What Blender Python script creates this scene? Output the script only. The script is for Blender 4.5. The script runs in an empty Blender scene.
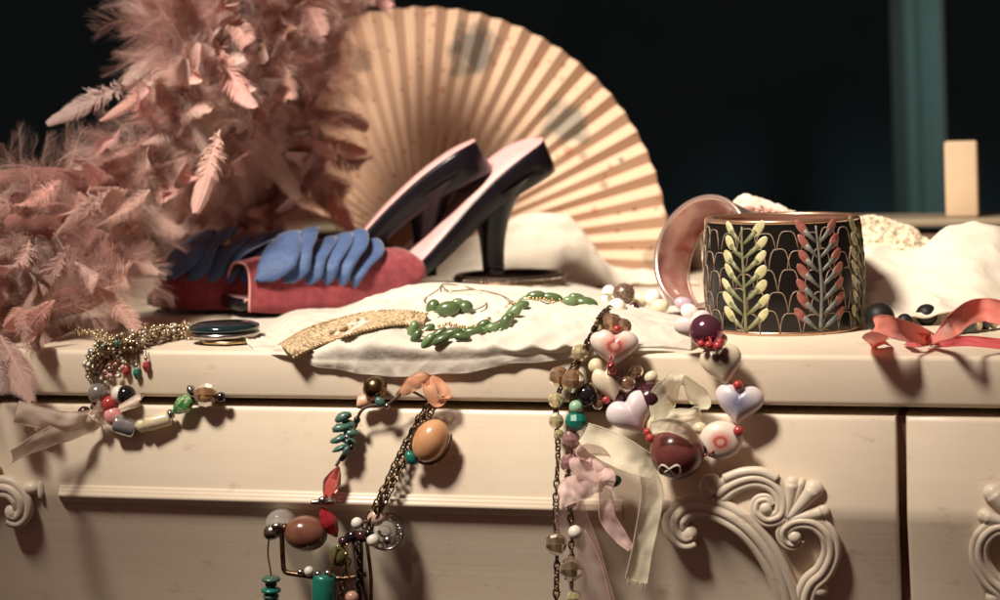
import bpy, math, random
import numpy as np
from mathutils import Vector, Matrix, noise, Quaternion
random.seed(11)
rng = np.random.default_rng(5)
sc = bpy.context.scene
COL = sc.collection
PI = math.pi

# ------------------------------------------------------------------ camera model
F = 1944.0            # focal length in photo pixels (70 mm on a 36 mm sensor, 1000 px)
D, H = 1.215, 0.150   # camera stands D in front of the dresser edge, H above its top
YH = 113.0
ROLL, YAW = 0.026, math.radians(15)
CAM = Vector((0, -D, H))
RV = Vector((math.cos(ROLL), 0, -math.sin(ROLL)))
UV_ = Vector((math.sin(ROLL), 0, math.cos(ROLL)))
FV = Vector((0, 1, 0))
EU = Vector((math.cos(YAW), -math.sin(YAW), 0))     # along the dresser edge
EV = Vector((math.sin(YAW), math.cos(YAW), 0))      # into the dresser
EN = -EV
SP = 1 / 1600.0       # about one photo pixel at the dresser edge, in metres

def ray(px, py):
    return FV + RV * ((px - 500) / F) + UV_ * ((YH - py) / F)
def at(px, py, y):
    return CAM + ray(px, py) * (y + D)
def top(px, py, h=0.0):
    r = ray(px, py); return CAM + r * ((h - H) / r.z)
def front(px, py, off=0.0):
    r = ray(px, py)
    t = (off - EN.dot(CAM)) / EN.dot(r)
    return CAM + r * t
def fb(py):
    return min(max((py - 411) / 78.0, 0), 1) * 0.012
def fr(px, py, off=0.0):
    return front(px, py, fb(py) + off)

# ------------------------------------------------------------------ mesh helpers
def catmull(pts, n, closed=False):
    P = [np.array(p, float) for p in pts]
    m = len(P)
    if m < 3 and not closed:
        return [P[0] + (P[-1] - P[0]) * (i / (n - 1)) for i in range(n)]
    out = []
    segs = m if closed else m - 1
    for i in range(n):
        t = i / (n if closed else n - 1) * segs
        k = min(int(t), segs - 1); f = t - k
        if closed:
            a, b, c, d = P[(k - 1) % m], P[k % m], P[(k + 1) % m], P[(k + 2) % m]
        else:
            b, c = P[k], P[k + 1]
            a = P[k - 1] if k > 0 else 2 * b - c
            d = P[k + 2] if k + 2 < m else 2 * c - b
        out.append(0.5 * (2 * b + (c - a) * f + (2 * a - 5 * b + 4 * c - d) * f * f + (3 * b - a - 3 * c + d) * f ** 3))
    return out
def resample(pts, step):
    pts = [Vector(p) for p in pts]
    out = [pts[0].copy()]; acc = 0.0
    for a, b in zip(pts, pts[1:]):
        L = (b - a).length
        if L < 1e-9: continue
        pos = step - acc
        while pos <= L:
            out.append(a.lerp(b, pos / L)); pos += step
        acc = L - (pos - step)
    return out

class MB:
    def __init__(s): s.v = []; s.f = []; s.uv = None
    def add(s, v, f):
        k = len(s.v)
        s.v.extend([tuple(x) for x in v]); s.f.extend([tuple(i + k for i in q) for q in f])
        return s
    def box(s, lo, hi, fn=None):
        v = [(x, y, z) for x in (lo[0], hi[0]) for y in (lo[1], hi[1]) for z in (lo[2], hi[2])]
        f = [(0, 1, 3, 2), (4, 6, 7, 5), (0, 4, 5, 1), (2, 3, 7, 6), (0, 2, 6, 4), (1, 5, 7, 3)]
        return s.add([fn(*p) for p in v] if fn else v, f)
    def tube(s, pts, r, n=8, closed=False, flat=None):
        pts = [Vector(p) for p in pts]; m = len(pts)
        R = r if hasattr(r, '__len__') else [r] * m
        def tan(i):
            if closed: return (pts[(i + 1) % m] - pts[(i - 1) % m]).normalized()
            return (pts[min(i + 1, m - 1)] - pts[max(i - 1, 0)]).normalized()
        t0 = tan(0); nn = t0.orthogonal().normalized()
        V = []
        for i in range(m):
            t = tan(i)
            nn = (nn - t * nn.dot(t))
            nn = nn.normalized() if nn.length > 1e-9 else t.orthogonal().normalized()
            b = t.cross(nn)
            for k in range(n):
                a = 2 * PI * k / n
                o = (nn * math.cos(a) + b * math.sin(a)) * R[i]
                if flat: o = o - flat[0] * (o.dot(flat[0]) * (1 - flat[1]))
                V.append(pts[i] + o)
        Fc = []
        rng_ = range(m if closed else m - 1)
        for i in rng_:
            for k in range(n):
                j = (i + 1) % m
                Fc.append((i * n + k, i * n + (k + 1) % n, j * n + (k + 1) % n, j * n + k))
        if not closed:
            Fc.append(tuple(range(n - 1, -1, -1))); Fc.append(tuple((m - 1) * n + k for k in range(n)))
        return s.add(V, Fc)
    def ell(s, c, ax, r, nu=14, nv=9):
        """ellipsoid: centre c, three axis vectors, three radii"""
        c = Vector(c); V = [c + ax[2] * r[2]]; Fc = []
        for j in range(1, nv):
            th = PI * j / nv
            for i in range(nu):
                a = 2 * PI * i / nu
                V.append(c + ax[0] * (r[0] * math.sin(th) * math.cos(a)) + ax[1] * (r[1] * math.sin(th) * math.sin(a)) + ax[2] * (r[2] * math.cos(th)))
        V.append(c - ax[2] * r[2])
        for i in range(nu):
            Fc.append((0, 1 + i, 1 + (i + 1) % nu))
            for j in range(nv - 2):
                a = 1 + j * nu
                Fc.append((a + i, a + nu + i, a + nu + (i + 1) % nu, a + (i + 1) % nu))
            a = 1 + (nv - 2) * nu
            Fc.append((a + i, len(V) - 1, a + (i + 1) % nu))
        return s.add(V, Fc)
    def lathe(s, prof, n=32, o=(0, 0, 0), ax=None, closed=False):
        ax = ax or (Vector((1, 0, 0)), Vector((0, 1, 0)), Vector((0, 0, 1)))
        o = Vector(o); V = []; m = len(prof)
        for (r, z) in prof:
            for k in range(n):
                a = 2 * PI * k / n
                V.append(o + ax[0] * (r * math.cos(a)) + ax[1] * (r * math.sin(a)) + ax[2] * z)
        Fc = []
        for i in range(m if closed else m - 1):
            j = (i + 1) % m
            for k in range(n):
                Fc.append((i * n + k, i * n + (k + 1) % n, j * n + (k + 1) % n, j * n + k))
        return s.add(V, Fc)
    def grid(s, G, closed_u=False):
        nv, nu = len(G), len(G[0])
        V = [p for row in G for p in row]; Fc = []
        for j in range(nv - 1):
            for i in range(nu if closed_u else nu - 1):
                k = (i + 1) % nu
                Fc.append((j * nu + i, j * nu + k, (j + 1) * nu + k, (j + 1) * nu + i))
        return s.add(V, Fc)
    def torus(s, c, a, b, ra, rb, w, n=14, k=6):
        c = Vector(c)
        return s.tube([c + a * (ra * math.cos(2 * PI * i / n)) + b * (rb * math.sin(2 * PI * i / n)) for i in range(n)], w, k, closed=True)
    def build(s, name, mat, parent=None, smooth=True, solid=0, bevel=0, sub=0, o=None, local=False, solid_off=0):
        me = bpy.data.meshes.new(name)
        vv = s.v
        if not local:
            r = rootloc(parent) if parent else (o or Vector())
            vv = [(p[0] - r[0], p[1] - r[1], p[2] - r[2]) for p in s.v]
        me.from_pydata(vv, [], s.f); me.update()
        for m in (mat if isinstance(mat, (list, tuple)) else [mat]): me.materials.append(m)
        if smooth: me.polygons.foreach_set('use_smooth', [True] * len(me.polygons))
        ob = bpy.data.objects.new(name, me); COL.objects.link(ob)
        if parent: ob.parent = parent
        elif o is not None and not local: ob.location = o
        if bevel:
            md = ob.modifiers.new('bevel', 'BEVEL'); md.width = bevel; md.segments = 3; md.limit_method = 'ANGLE'; md.harden_normals = False
        if solid:
            md = ob.modifiers.new('solid', 'SOLIDIFY'); md.thickness = solid; md.offset = solid_off
        if sub:
            md = ob.modifiers.new('sub', 'SUBSURF'); md.levels = sub; md.render_levels = sub
        return ob
def rootloc(o):
    p = Vector()
    while o: p += o.location; o = o.parent
    return p

def empty(name, label, cat, loc, group=None, rz=0):
    o = bpy.data.objects.new(name, None); COL.objects.link(o)
    o.location = loc; o.rotation_euler = (0, 0, rz); o.empty_display_size = 0.01
    o['label'] = label; o['category'] = cat
    if group: o['group'] = group
    return o
def tag(o, label, cat, group=None):
    o['label'] = label; o['category'] = cat
    if group: o['group'] = group
    return o

# ------------------------------------------------------------------ materials
def M(name, col, rough=.5, metal=0, col2=None, vscale=40, stretch=(1, 1, 1), detail=4, bump=0, bscale=200, bstretch=None,
      trans=0, sheen=0, coat=0, transl=0, clear=0, spec=.5, ior=1.45, contrast=(.35, .65), attr=None):
    m = bpy.data.materials.new(name); m.use_nodes = True
    nt = m.node_tree; N = nt.nodes; L = nt.links
    b = N['Principled BSDF']; out = N['Material Output']
    b.inputs['Base Color'].default_value = (*col, 1); b.inputs['Roughness'].default_value = rough
    b.inputs['Metallic'].default_value = metal; b.inputs['Transmission Weight'].default_value = trans
    b.inputs['Coat Weight'].default_value = coat; b.inputs['Coat Roughness'].default_value = .08
    b.inputs['Sheen Weight'].default_value = sheen; b.inputs['IOR'].default_value = ior
    b.inputs['Specular IOR Level'].default_value = spec
    tc = N.new('ShaderNodeTexCoord')
    def nz(scale, st):
        mp = N.new('ShaderNodeMapping'); mp.inputs['Scale'].default_value = st
        L.new(tc.outputs['Object'], mp.inputs['Vector'])
        n = N.new('ShaderNodeTexNoise'); n.inputs['Scale'].default_value = scale; n.inputs['Detail'].default_value = detail
        L.new(mp.outputs[0], n.inputs['Vector']); return n
    csock = None
    if col2 is not None:
        n = nz(vscale, stretch); r = N.new('ShaderNodeValToRGB')
        r.color_ramp.elements[0].position = contrast[0]; r.color_ramp.elements[1].position = contrast[1]
        r.color_ramp.elements[0].color = (*col, 1); r.color_ramp.elements[1].color = (*col2, 1)
        L.new(n.outputs['Fac'], r.inputs[0]); csock = r.outputs[0]
    if attr:
        a = N.new('ShaderNodeAttribute'); a.attribute_name = attr
        mx = N.new('ShaderNodeMix'); mx.data_type = 'RGBA'; mx.blend_type = 'MULTIPLY'; mx.inputs[0].default_value = 1
        if csock: L.new(csock, mx.inputs[6])
        else: mx.inputs[6].default_value = (*col, 1)
        L.new(a.outputs['Color'], mx.inputs[7]); csock = mx.outputs[2]
    if csock: L.new(csock, b.inputs['Base Color'])
    if bump:
        n2 = nz(bscale, bstretch or stretch); bp = N.new('ShaderNodeBump'); bp.inputs['Strength'].default_value = 1
        bp.inputs['Distance'].default_value = bump
        L.new(n2.outputs['Fac'], bp.inputs['Height']); L.new(bp.outputs[0], b.inputs['Normal'])
    last = b.outputs[0]
    if transl:
        t = N.new('ShaderNodeBsdfTranslucent'); t.inputs[0].default_value = (*(col2 or col), 1)
        if csock: L.new(csock, t.inputs[0])
        mx = N.new('ShaderNodeMixShader'); mx.inputs[0].default_value = transl
        L.new(last, mx.inputs[1]); L.new(t.outputs[0], mx.inputs[2]); last = mx.outputs[0]
    if clear:
        t = N.new('ShaderNodeBsdfTransparent')
        mx = N.new('ShaderNodeMixShader'); mx.inputs[0].default_value = clear
        L.new(last, mx.inputs[1]); L.new(t.outputs[0], mx.inputs[2]); last = mx.outputs[0]
    L.new(last, out.inputs['Surface'])
    return m

def glaze(name, base, centre, c=(0, .1), r=(.15, .5), ring=None, rough=.36, xz=False):
    """ceramic glaze with a coloured dab on the face (local x,y plane of the bead)"""
    m = bpy.data.materials.new(name); m.use_nodes = True
    N = m.node_tree.nodes; L = m.node_tree.links; b = N['Principled BSDF']
    b.inputs['Roughness'].default_value = rough; b.inputs['Coat Weight'].default_value = .4; b.inputs['Coat Roughness'].default_value = .1
    tc = N.new('ShaderNodeTexCoord'); mp = N.new('ShaderNodeMapping')
    mp.inputs['Location'].default_value = (-c[0], 0, -c[1]) if xz else (-c[0], -c[1], 0); mp.inputs['Scale'].default_value = (1, .01, 1) if xz else (1, 1, .01)
    L.new(tc.outputs['Object'], mp.inputs[0])
    nz = N.new('ShaderNodeTexNoise'); nz.inputs['Scale'].default_value = 2.5; nz.inputs['Detail'].default_value = 5
    L.new(tc.outputs['Object'], nz.inputs['Vector'])
    ln = N.new('ShaderNodeVectorMath'); ln.operation = 'LENGTH'; L.new(mp.outputs[0], ln.inputs[0])
    ad = N.new('ShaderNodeMath'); ad.operation = 'MULTIPLY_ADD'; ad.inputs[1].default_value = .22; L.new(nz.outputs['Fac'], ad.inputs[0]); L.new(ln.outputs['Value'], ad.inputs[2])
    sb = N.new('ShaderNodeMath'); sb.operation = 'SUBTRACT'; sb.inputs[1].default_value = .11; L.new(ad.outputs[0], sb.inputs[0])
    rp = N.new('ShaderNodeValToRGB'); cr = rp.color_ramp
    cr.elements[0].position = r[0]; cr.elements[0].color = (*centre, 1)
    cr.elements[1].position = r[1]; cr.elements[1].color = (*base, 1)
    if ring:
        for ps, cc_ in ((.0, centre), (.11, centre), (.20, ring), (.27, ring), (.38, centre)):
            e = cr.elements.new(ps); e.color = (*cc_, 1)
        cr.elements[0].color = (*centre, 1)
    L.new(sb.outputs[0], rp.inputs[0]); L.new(rp.outputs[0], b.inputs['Base Color'])
    return m

CREAM = (.74, .64, .51)
def worn_paint(name, c1, c2, grain, rough=.38, wear=.5):
    m = M(name, c1, rough, col2=c2, vscale=1, stretch=grain, detail=5, bump=.00007, bscale=1, bstretch=(grain[0] * 1.4, grain[1] * 4.2, grain[2] * 4.2), spec=.4, coat=.05)
    N = m.node_tree.nodes; L = m.node_tree.links; b = N['Principled BSDF']
    src = b.inputs['Base Color'].links[0].from_socket
    tc = N.new('ShaderNodeTexCoord')
    def layer(src, scale, lo, hi, col, amt, st=(1, 1, 1)):
        mp = N.new('ShaderNodeMapping'); mp.inputs['Scale'].default_value = st; L.new(tc.outputs['Object'], mp.inputs[0])
        n = N.new('ShaderNodeTexNoise'); n.inputs['Scale'].default_value = scale; n.inputs['Detail'].default_value = 8; n.inputs['Roughness'].default_value = .7
        L.new(mp.outputs[0], n.inputs['Vector'])
        r = N.new('ShaderNodeMapRange'); r.inputs['From Min'].default_value = lo; r.inputs['From Max'].default_value = hi; r.inputs['To Max'].default_value = amt
        L.new(n.outputs['Fac'], r.inputs['Value'])
        x = N.new('ShaderNodeMix'); x.data_type = 'RGBA'; L.new(r.outputs[0], x.inputs[0]); L.new(src, x.inputs[6]); x.inputs[7].default_value = (*col, 1)
        return x.outputs[2], r.outputs[0]
    src, _ = layer(src, 9, .42, .66, (.60, .46, .33), .28 * wear)              # uneven yellowing
    src, f = layer(src, 55, .60, .70, (.42, .29, .19), .55 * wear, (.7, 1, 1))  # rubbed specks
    src, _ = layer(src, 30, .63, .70, (.36, .25, .17), .40 * wear, (.25, 3, 3)) # long scuffs
    L.new(src, b.inputs['Base Color'])
    return m
paint = worn_paint('cream_paint', (.755, .645, .505), (.78, .672, .533), (5, 70, 70), wear=.9)
carve = worn_paint('carved_paint', (.73, .635, .51), (.79, .70, .575), (60, 60, 60), .36, 1.0)
dark_in = M('dark_interior', (.02, .01, .01), .9)
brown_wood = M('dark_brown_wood', (.09, .05, .035), .5, col2=(.14, .08, .05), vscale=10, stretch=(1, 20, 20))
wall_m = M('dark_wall', (.045, .115, .145), .95, col2=(.06, .14, .17), vscale=3, spec=.1)
teal_m = M('teal_cloth', (.10, .21, .20), .9, col2=(.125, .25, .235), vscale=8, stretch=(1, 1, .1), sheen=.2)
beige_m = M('beige_block', (.68, .50, .33), .7, col2=(.74, .56, .38), vscale=20)
silk = M('cream_silk', (.82, .755, .65), .65, col2=(.86, .81, .71), vscale=25, detail=8, bump=.0005, bscale=220, sheen=.3, transl=.22, clear=.06)
chiffon = M('cream_chiffon', (.80, .71, .585), .75, col2=(.85, .78, .66), vscale=14, detail=8, bump=.0006, bscale=200, sheen=.3, transl=.18)
lace_m = M('gold_lace', (.62, .48, .29), .7, col2=(.30, .20, .11), vscale=420, contrast=(.45, .6), bump=.0016, bscale=420)
lace_pale = M('pale_lace', (.74, .64, .47), .75, col2=(.36, .27, .17), vscale=260, contrast=(.5, .62), bump=.002, bscale=260)
crumple_m = M('crumpled_trim', (.82, .74, .62), .8, col2=(.62, .50, .38), vscale=160, bump=.0015, bscale=160)
pinktrim = M('pink_trim', (.72, .30, .24), .7, col2=(.82, .50, .42), vscale=300, bump=.001, bscale=300)
suede = M('red_suede', (.195, .024, .034), .9, col2=(.285, .045, .055), vscale=160, detail=6, bump=.0006, bscale=900, sheen=.25)
suede_in = M('dark_lining', (.05, .012, .014), .9)
suede_edge = M('pink_edge', (.70, .34, .32), .6)
blacklea = M('black_patent', (.006, .005, .007), .30, col2=(.010, .007, .011), vscale=30, bump=.0003, bscale=70, coat=.12, spec=.22)
pinklea = M('pink_insole', (.62, .34, .34), .5, col2=(.68, .40, .39), vscale=40, spec=.4)
bluesat = M('blue_satin', (.026, .062, .175), .6, col2=(.040, .09, .225), vscale=90, detail=6, bump=.0009, bscale=260, sheen=.5)
satin_edge = M('satin_edge', (.24, .33, .50), .5)
navy = M('navy_band', (.010, .018, .045), .6)
gold = M('aged_gold', (.50, .35, .16), .3, 1, col2=(.68, .52, .30), vscale=300)
bronze = M('bronze_chain', (.10, .062, .038), .38, 1, col2=(.22, .145, .085), vscale=300)
silver = M('aged_silver', (.55, .53, .50), .25, 1, col2=(.35, .32, .30), vscale=200)
turq = M('turquoise', (.006, .13, .095), .3, col2=(.015, .20, .15), vscale=160, coat=.4)
turq_s = M('turquoise_stone', (.030, .10, .078), .35, col2=(.10, .20, .16), vscale=220, coat=.3)
jade = M('green_stone', (.060, .098, .036), .3, col2=(.10, .15, .06), vscale=130, coat=.4)
jadepale = M('pale_green_stone', (.17, .25, .11), .3, col2=(.11, .18, .07), vscale=130, coat=.4)
amber = M('smoky_amber_crystal', (.62, .38, .22), .06, trans=.7, ior=1.5, col2=(.30, .15, .07), vscale=1.2)
smoky = M('olive_smoky_crystal', (.48, .38, .24), .06, trans=.75, ior=1.5, col2=(.20, .15, .08), vscale=1.2)
paleyel = M('pale_yellow_crystal', (.80, .70, .40), .06, trans=.6, ior=1.5, col2=(.7, .6, .3), vscale=1.5)
blackbead = M('black_bead', (.012, .010, .012), .12, coat=.5)
mauve = M('mauve_crystal', (.38, .20, .20), .08, trans=.4, ior=1.5)
redcry = M('red_crystal', (.88, .20, .19), .06, trans=.85, ior=1.5, coat=.3)
redbead = M('red_bead', (.42, .05, .05), .2, coat=.5)
maroon = M('maroon_bead', (.15, .042, .036), .25, col2=(.19, .055, .046), vscale=1.5, coat=.5)
maroon_d = M('dark_maroon_bead', (.05, .014, .02), .2, coat=.5)
pearlpeach = M('peach_pearl', (.52, .25, .11), .22, col2=(.62, .34, .18), vscale=1.1, coat=.5)
brownpearl = M('brown_pearl', (.17, .065, .040), .22, col2=(.23, .10, .06), vscale=1.2, coat=.5)
greypearl = M('grey_pearl', (.30, .27, .24), .2, metal=.4, coat=.4)
whitepearl = M('white_pearl', (.80, .74, .66), .2, coat=.5)
creambead = M('cream_bead', (.76, .68, .50), .3, col2=(.66, .56, .34), vscale=2, coat=.3)
pinkbead = M('pink_bead', (.72, .26, .25), .18, col2=(.80, .42, .38), vscale=1.5, coat=.5)
silverbead = M('silver_glass_bead', (.46, .47, .50), .12, metal=.7, col2=(.62, .60, .60), vscale=1.5)
greenglass = M('green_striped_glass', (.06, .25, .06), .08, col2=(.55, .62, .42), vscale=2.4, stretch=(.4, 2, 2), contrast=(.5, .6), coat=.6)
purplemet = M('purple_metal_bead', (.30, .11, .17), .14, metal=.8)
brassbead = M('brass_striped_bead', (.34, .23, .12), .25, 1, col2=(.13, .08, .045), vscale=2, stretch=(.3, .3, 5))
coral_chip = M('peach_chip', (.80, .42, .28), .25, col2=(.86, .56, .42), vscale=2, coat=.4)
organza = M('cream_organza', (.90, .84, .62), 0.5, transl=.15, clear=.36, sheen=.5, col2=(.93, .88, .68), vscale=90, bump=.0003, bscale=900)
pinkorg = M('pink_organza', (.90, .64, .61), 0.5, transl=.15, clear=.36, sheen=.4)
peachorg = M('peach_organza', (.91, .76, .64), .5, transl=.15, clear=.16, sheen=.4, col2=(.86, .70, .58), vscale=120)
orangeorg = M('apricot_organza', (.78, .38, .21), .5, transl=.2, clear=.18, sheen=.4)
coralrib = M('coral_ribbon', (.93, .26, .20), .6, transl=.10, sheen=.5, col2=(.95, .34, .26), vscale=200, bump=.0003, bscale=700)
thread_m = M('dark_thread', (.09, .055, .04), .7)
whitewire = M('swirl_paint', (.85, .76, .66), .4)
clearglass = M('clear_glass', (.85, .80, .74), .08, clear=.72, spec=.8)
tealtop = M('dark_teal_lacquer', (.008, .022, .028), .12, coat=.6)

# ------------------------------------------------------------------ world, lamps, camera
w = bpy.data.worlds.new('World'); sc.world = w; w.use_nodes = True
w.node_tree.nodes['Background'].inputs[0].default_value = (1.0, .49, .41, 1)
w.node_tree.nodes['Background'].inputs[1].default_value = .100

lamp = bpy.data.lights.new('key_lamp', 'SPOT'); lo = bpy.data.objects.new('key_lamp', lamp); COL.objects.link(lo)
lamp.energy = 615; lamp.color = (1, .89, .755); lamp.shadow_soft_size = .25
lamp.spot_size = math.radians(27); lamp.spot_blend = 1.0
lo.location = (-.86, -.86, 1.82)
tgt = Vector((.03, .20, .175))
lo.rotation_euler = (tgt - Vector(lo.location)).to_track_quat('-Z', 'Y').to_euler()

l2 = bpy.data.lights.new('added_curtain_fill', 'SPOT'); l2o = bpy.data.objects.new('added_curtain_fill', l2); COL.objects.link(l2o)  # added spot with no known source, only brightens the curtain
l2.energy = 20; l2.color = (.95, 1, .95); l2.shadow_soft_size = .08; l2.spot_size = math.radians(34); l2.spot_blend = 1
l2o.location = (.72, .70, .85); l2o.rotation_euler = (Vector((.66, 1.65, .08)) - Vector(l2o.location)).to_track_quat('-Z', 'Y').to_euler()
cd = bpy.data.cameras.new('camera'); co = bpy.data.objects.new('camera', cd); COL.objects.link(co)
cd.sensor_fit = 'HORIZONTAL'; cd.sensor_width = 36; cd.lens = 36 * F / 1000
cd.shift_y = -(300 - YH) / 1000.0
cd.clip_start = .05; cd.clip_end = 100
bk = -FV
co.matrix_world = Matrix(((RV.x, UV_.x, bk.x, CAM.x), (RV.y, UV_.y, bk.y, CAM.y), (RV.z, UV_.z, bk.z, CAM.z), (0, 0, 0, 1)))
cd.dof.use_dof = True; cd.dof.focus_distance = 1.235; cd.dof.aperture_fstop = 6.6
sc.camera = co
sc.view_settings.view_transform = 'Standard'; sc.view_settings.look = 'None'
sc.view_settings.exposure = 0; sc.view_settings.gamma = 1
sc.cycles.use_denoising = True
sc.cycles.max_bounces = 10; sc.cycles.transparent_max_bounces = 16
sc.cycles.caustics_refractive = False; sc.cycles.caustics_reflective = False
sc.cycles.sample_clamp_indirect = 4

# ------------------------------------------------------------------ setting
bw = MB().box((-3, 2.4, -1.2), (3, 2.5, 2.2)).build('wall', wall_m, smooth=False, local=True); bw['kind'] = 'structure'
fl = MB().box((-3, -3, -1.3), (3, 2.4, -1.2)).build('floor', M('dark_floor', (.03, .02, .018), .7, col2=(.045, .03, .025), vscale=4), smooth=False, local=True); fl['kind'] = 'structure'

# curtain far behind, right
mb = MB()
cy = 1.65
c0, c1 = at(893, 100, cy), at(944, 100, cy)
rows = []
for j in range(14):
    z = -.35 + 1.2 * j / 13
    rows.append([(c0.x + (c1.x - c0.x) * i / 40, cy - .040 * math.sin(i / 40 * PI) ** .8 + .004 * math.sin(i / 40 * 2 * PI * 3.3 + .6 + .15 * math.sin(j)), z) for i in range(41)])
mb.grid(rows)
o = mb.build('curtain', teal_m, o=Vector((c0.x, cy, -.35)), solid=.004)
tag(o, 'narrow teal curtain hanging in the dark background at the right', 'curtain')

# ------------------------------------------------------------------ dresser (local frame: x along edge, y into it, z up)
dresser = empty('dresser', 'cream painted wooden dresser with carved scrolls on its drawer fronts', 'dresser', (0, 0, 0), rz=-YAW)
def duz(p):
    p = Vector(p); return Vector((p.dot(EU), p.dot(EV), p.z))
def L2(px, py, off=0.0): return duz(front(px, py, off))
zt = 0.0
zb = L2(500, 402).z                       # underside of the top
ztop = L2(500, 411).z                     # upper edge of the drawer
zmo, zmo2 = L2(340, 489).z, L2(340, 500).z
UL, UR, VB = -.68, .68, .72
tb = MB().box((UL, 0, zb), (UR, VB, 0)).build('top_board', paint, dresser, local=True, bevel=.0035)
cb = MB().box((UL + .01, .050, -.60), (UR - .01, VB - .01, zb - .0005)).build('carcass', dark_in, dresser, smooth=False, local=True)
u_gap0, u_gap1 = L2(897, 450).x, L2(906.5, 450).x
u_mL, u_mR = L2(58, 492, .015).x, L2(622, 503, .015).x
u_c = (L2(42, 495, .012).x + L2(652, 503, .012).x) / 2
u_left = 2 * u_c - u_gap0
LOW = .29
def vlow(z):
    return -.010 + LOW * max(0, zmo2 - .004 - z)
def drawer(u0, u1):
    prof = [(.049, ztop), (.0014, ztop), (.0004, ztop - .0012), (-.0002, ztop - .003), (-.006, (ztop + zmo) / 2), (-.0116, zmo + .001), (-.0122, zmo - .004), (-.0108, zmo2 - .002), (-.0100, zmo2 - .005), (vlow(zmo2 - .03), zmo2 - .03), (vlow(zmo2 - .085), zmo2 - .085), (.036, -.42), (.049, -.42)]
    us = [u0, u0 + .0006, u0 + .0025] + [u0 + .0025 + (u1 - u0 - .005) * k / 12 for k in range(1, 12)] + [u1 - .0025, u1 - .0006, u1]
    G = []
    for k, u in enumerate(us):
        ins = .003 if k in (0, len(us) - 1) else (.001 if k in (1, len(us) - 2) else 0)
        G.append([(u, min(v + ins, .0495), z) for v, z in prof])
    m = MB().grid(G, closed_u=True)
    n = len(prof)
    m.f.append(tuple(range(n))); m.f.append(tuple((len(us) - 1) * n + k for k in range(n - 1, -1, -1)))
    ob = m.build('drawer', paint, dresser, local=True)
    ob.data.shade_smooth() if hasattr(ob.data, 'shade_smooth') else None
    md = ob.modifiers.new('es', 'EDGE_SPLIT'); md.split_angle = math.radians(40)
    return ob
dr1 = drawer(u_left, u_gap0)
dr2 = drawer(u_gap1, u_gap1 + .40)
st = MB().box((u_gap0 + .0002, .009, -.45), (u_gap1 - .0002, .0495, ztop - .0005)).build('divider', M('divider_wood', (.13, .055, .038), .6, col2=(.17, .08, .055), vscale=30, stretch=(8, 8, 1)), dresser, smooth=False, local=True)
# moulding strip on the wide drawer: three ridges
def ridge(u0, u1, za, zb_, name='moulding'):
    h = za - zb_
    prof = [(-.009, za), (-.0122, za), (-.0130, za - .0006), (-.0134, za - .0015), (-.0136, za - .0022), (-.0143, za - .0027), (-.0147, za - .0036), (-.0149, za - .0044), (-.0155, za - .0049), (-.0159, za - .0058), (-.0158, za - .0068), (-.0146, za - .0080), (-.0128, za - .0104), (-.0120, za - .0116), (-.009, za - .0118)]
    us = [u0, u0 + .001] + [u1 - .001, u1]
    G = [[(u, v * (1 if 0 < k < 3 else .93), z) for v, z in prof] for k, u in enumerate(us)]
    m = MB().grid(G)
    n = len(prof); m.f.append(tuple(range(n))); m.f.append(tuple(3 * n + k for k in range(n - 1, -1, -1)))
    return m.build(name, paint, dresser, local=True)
ridge(u_mL, u_mR, zmo + .0005, zmo2)

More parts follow.
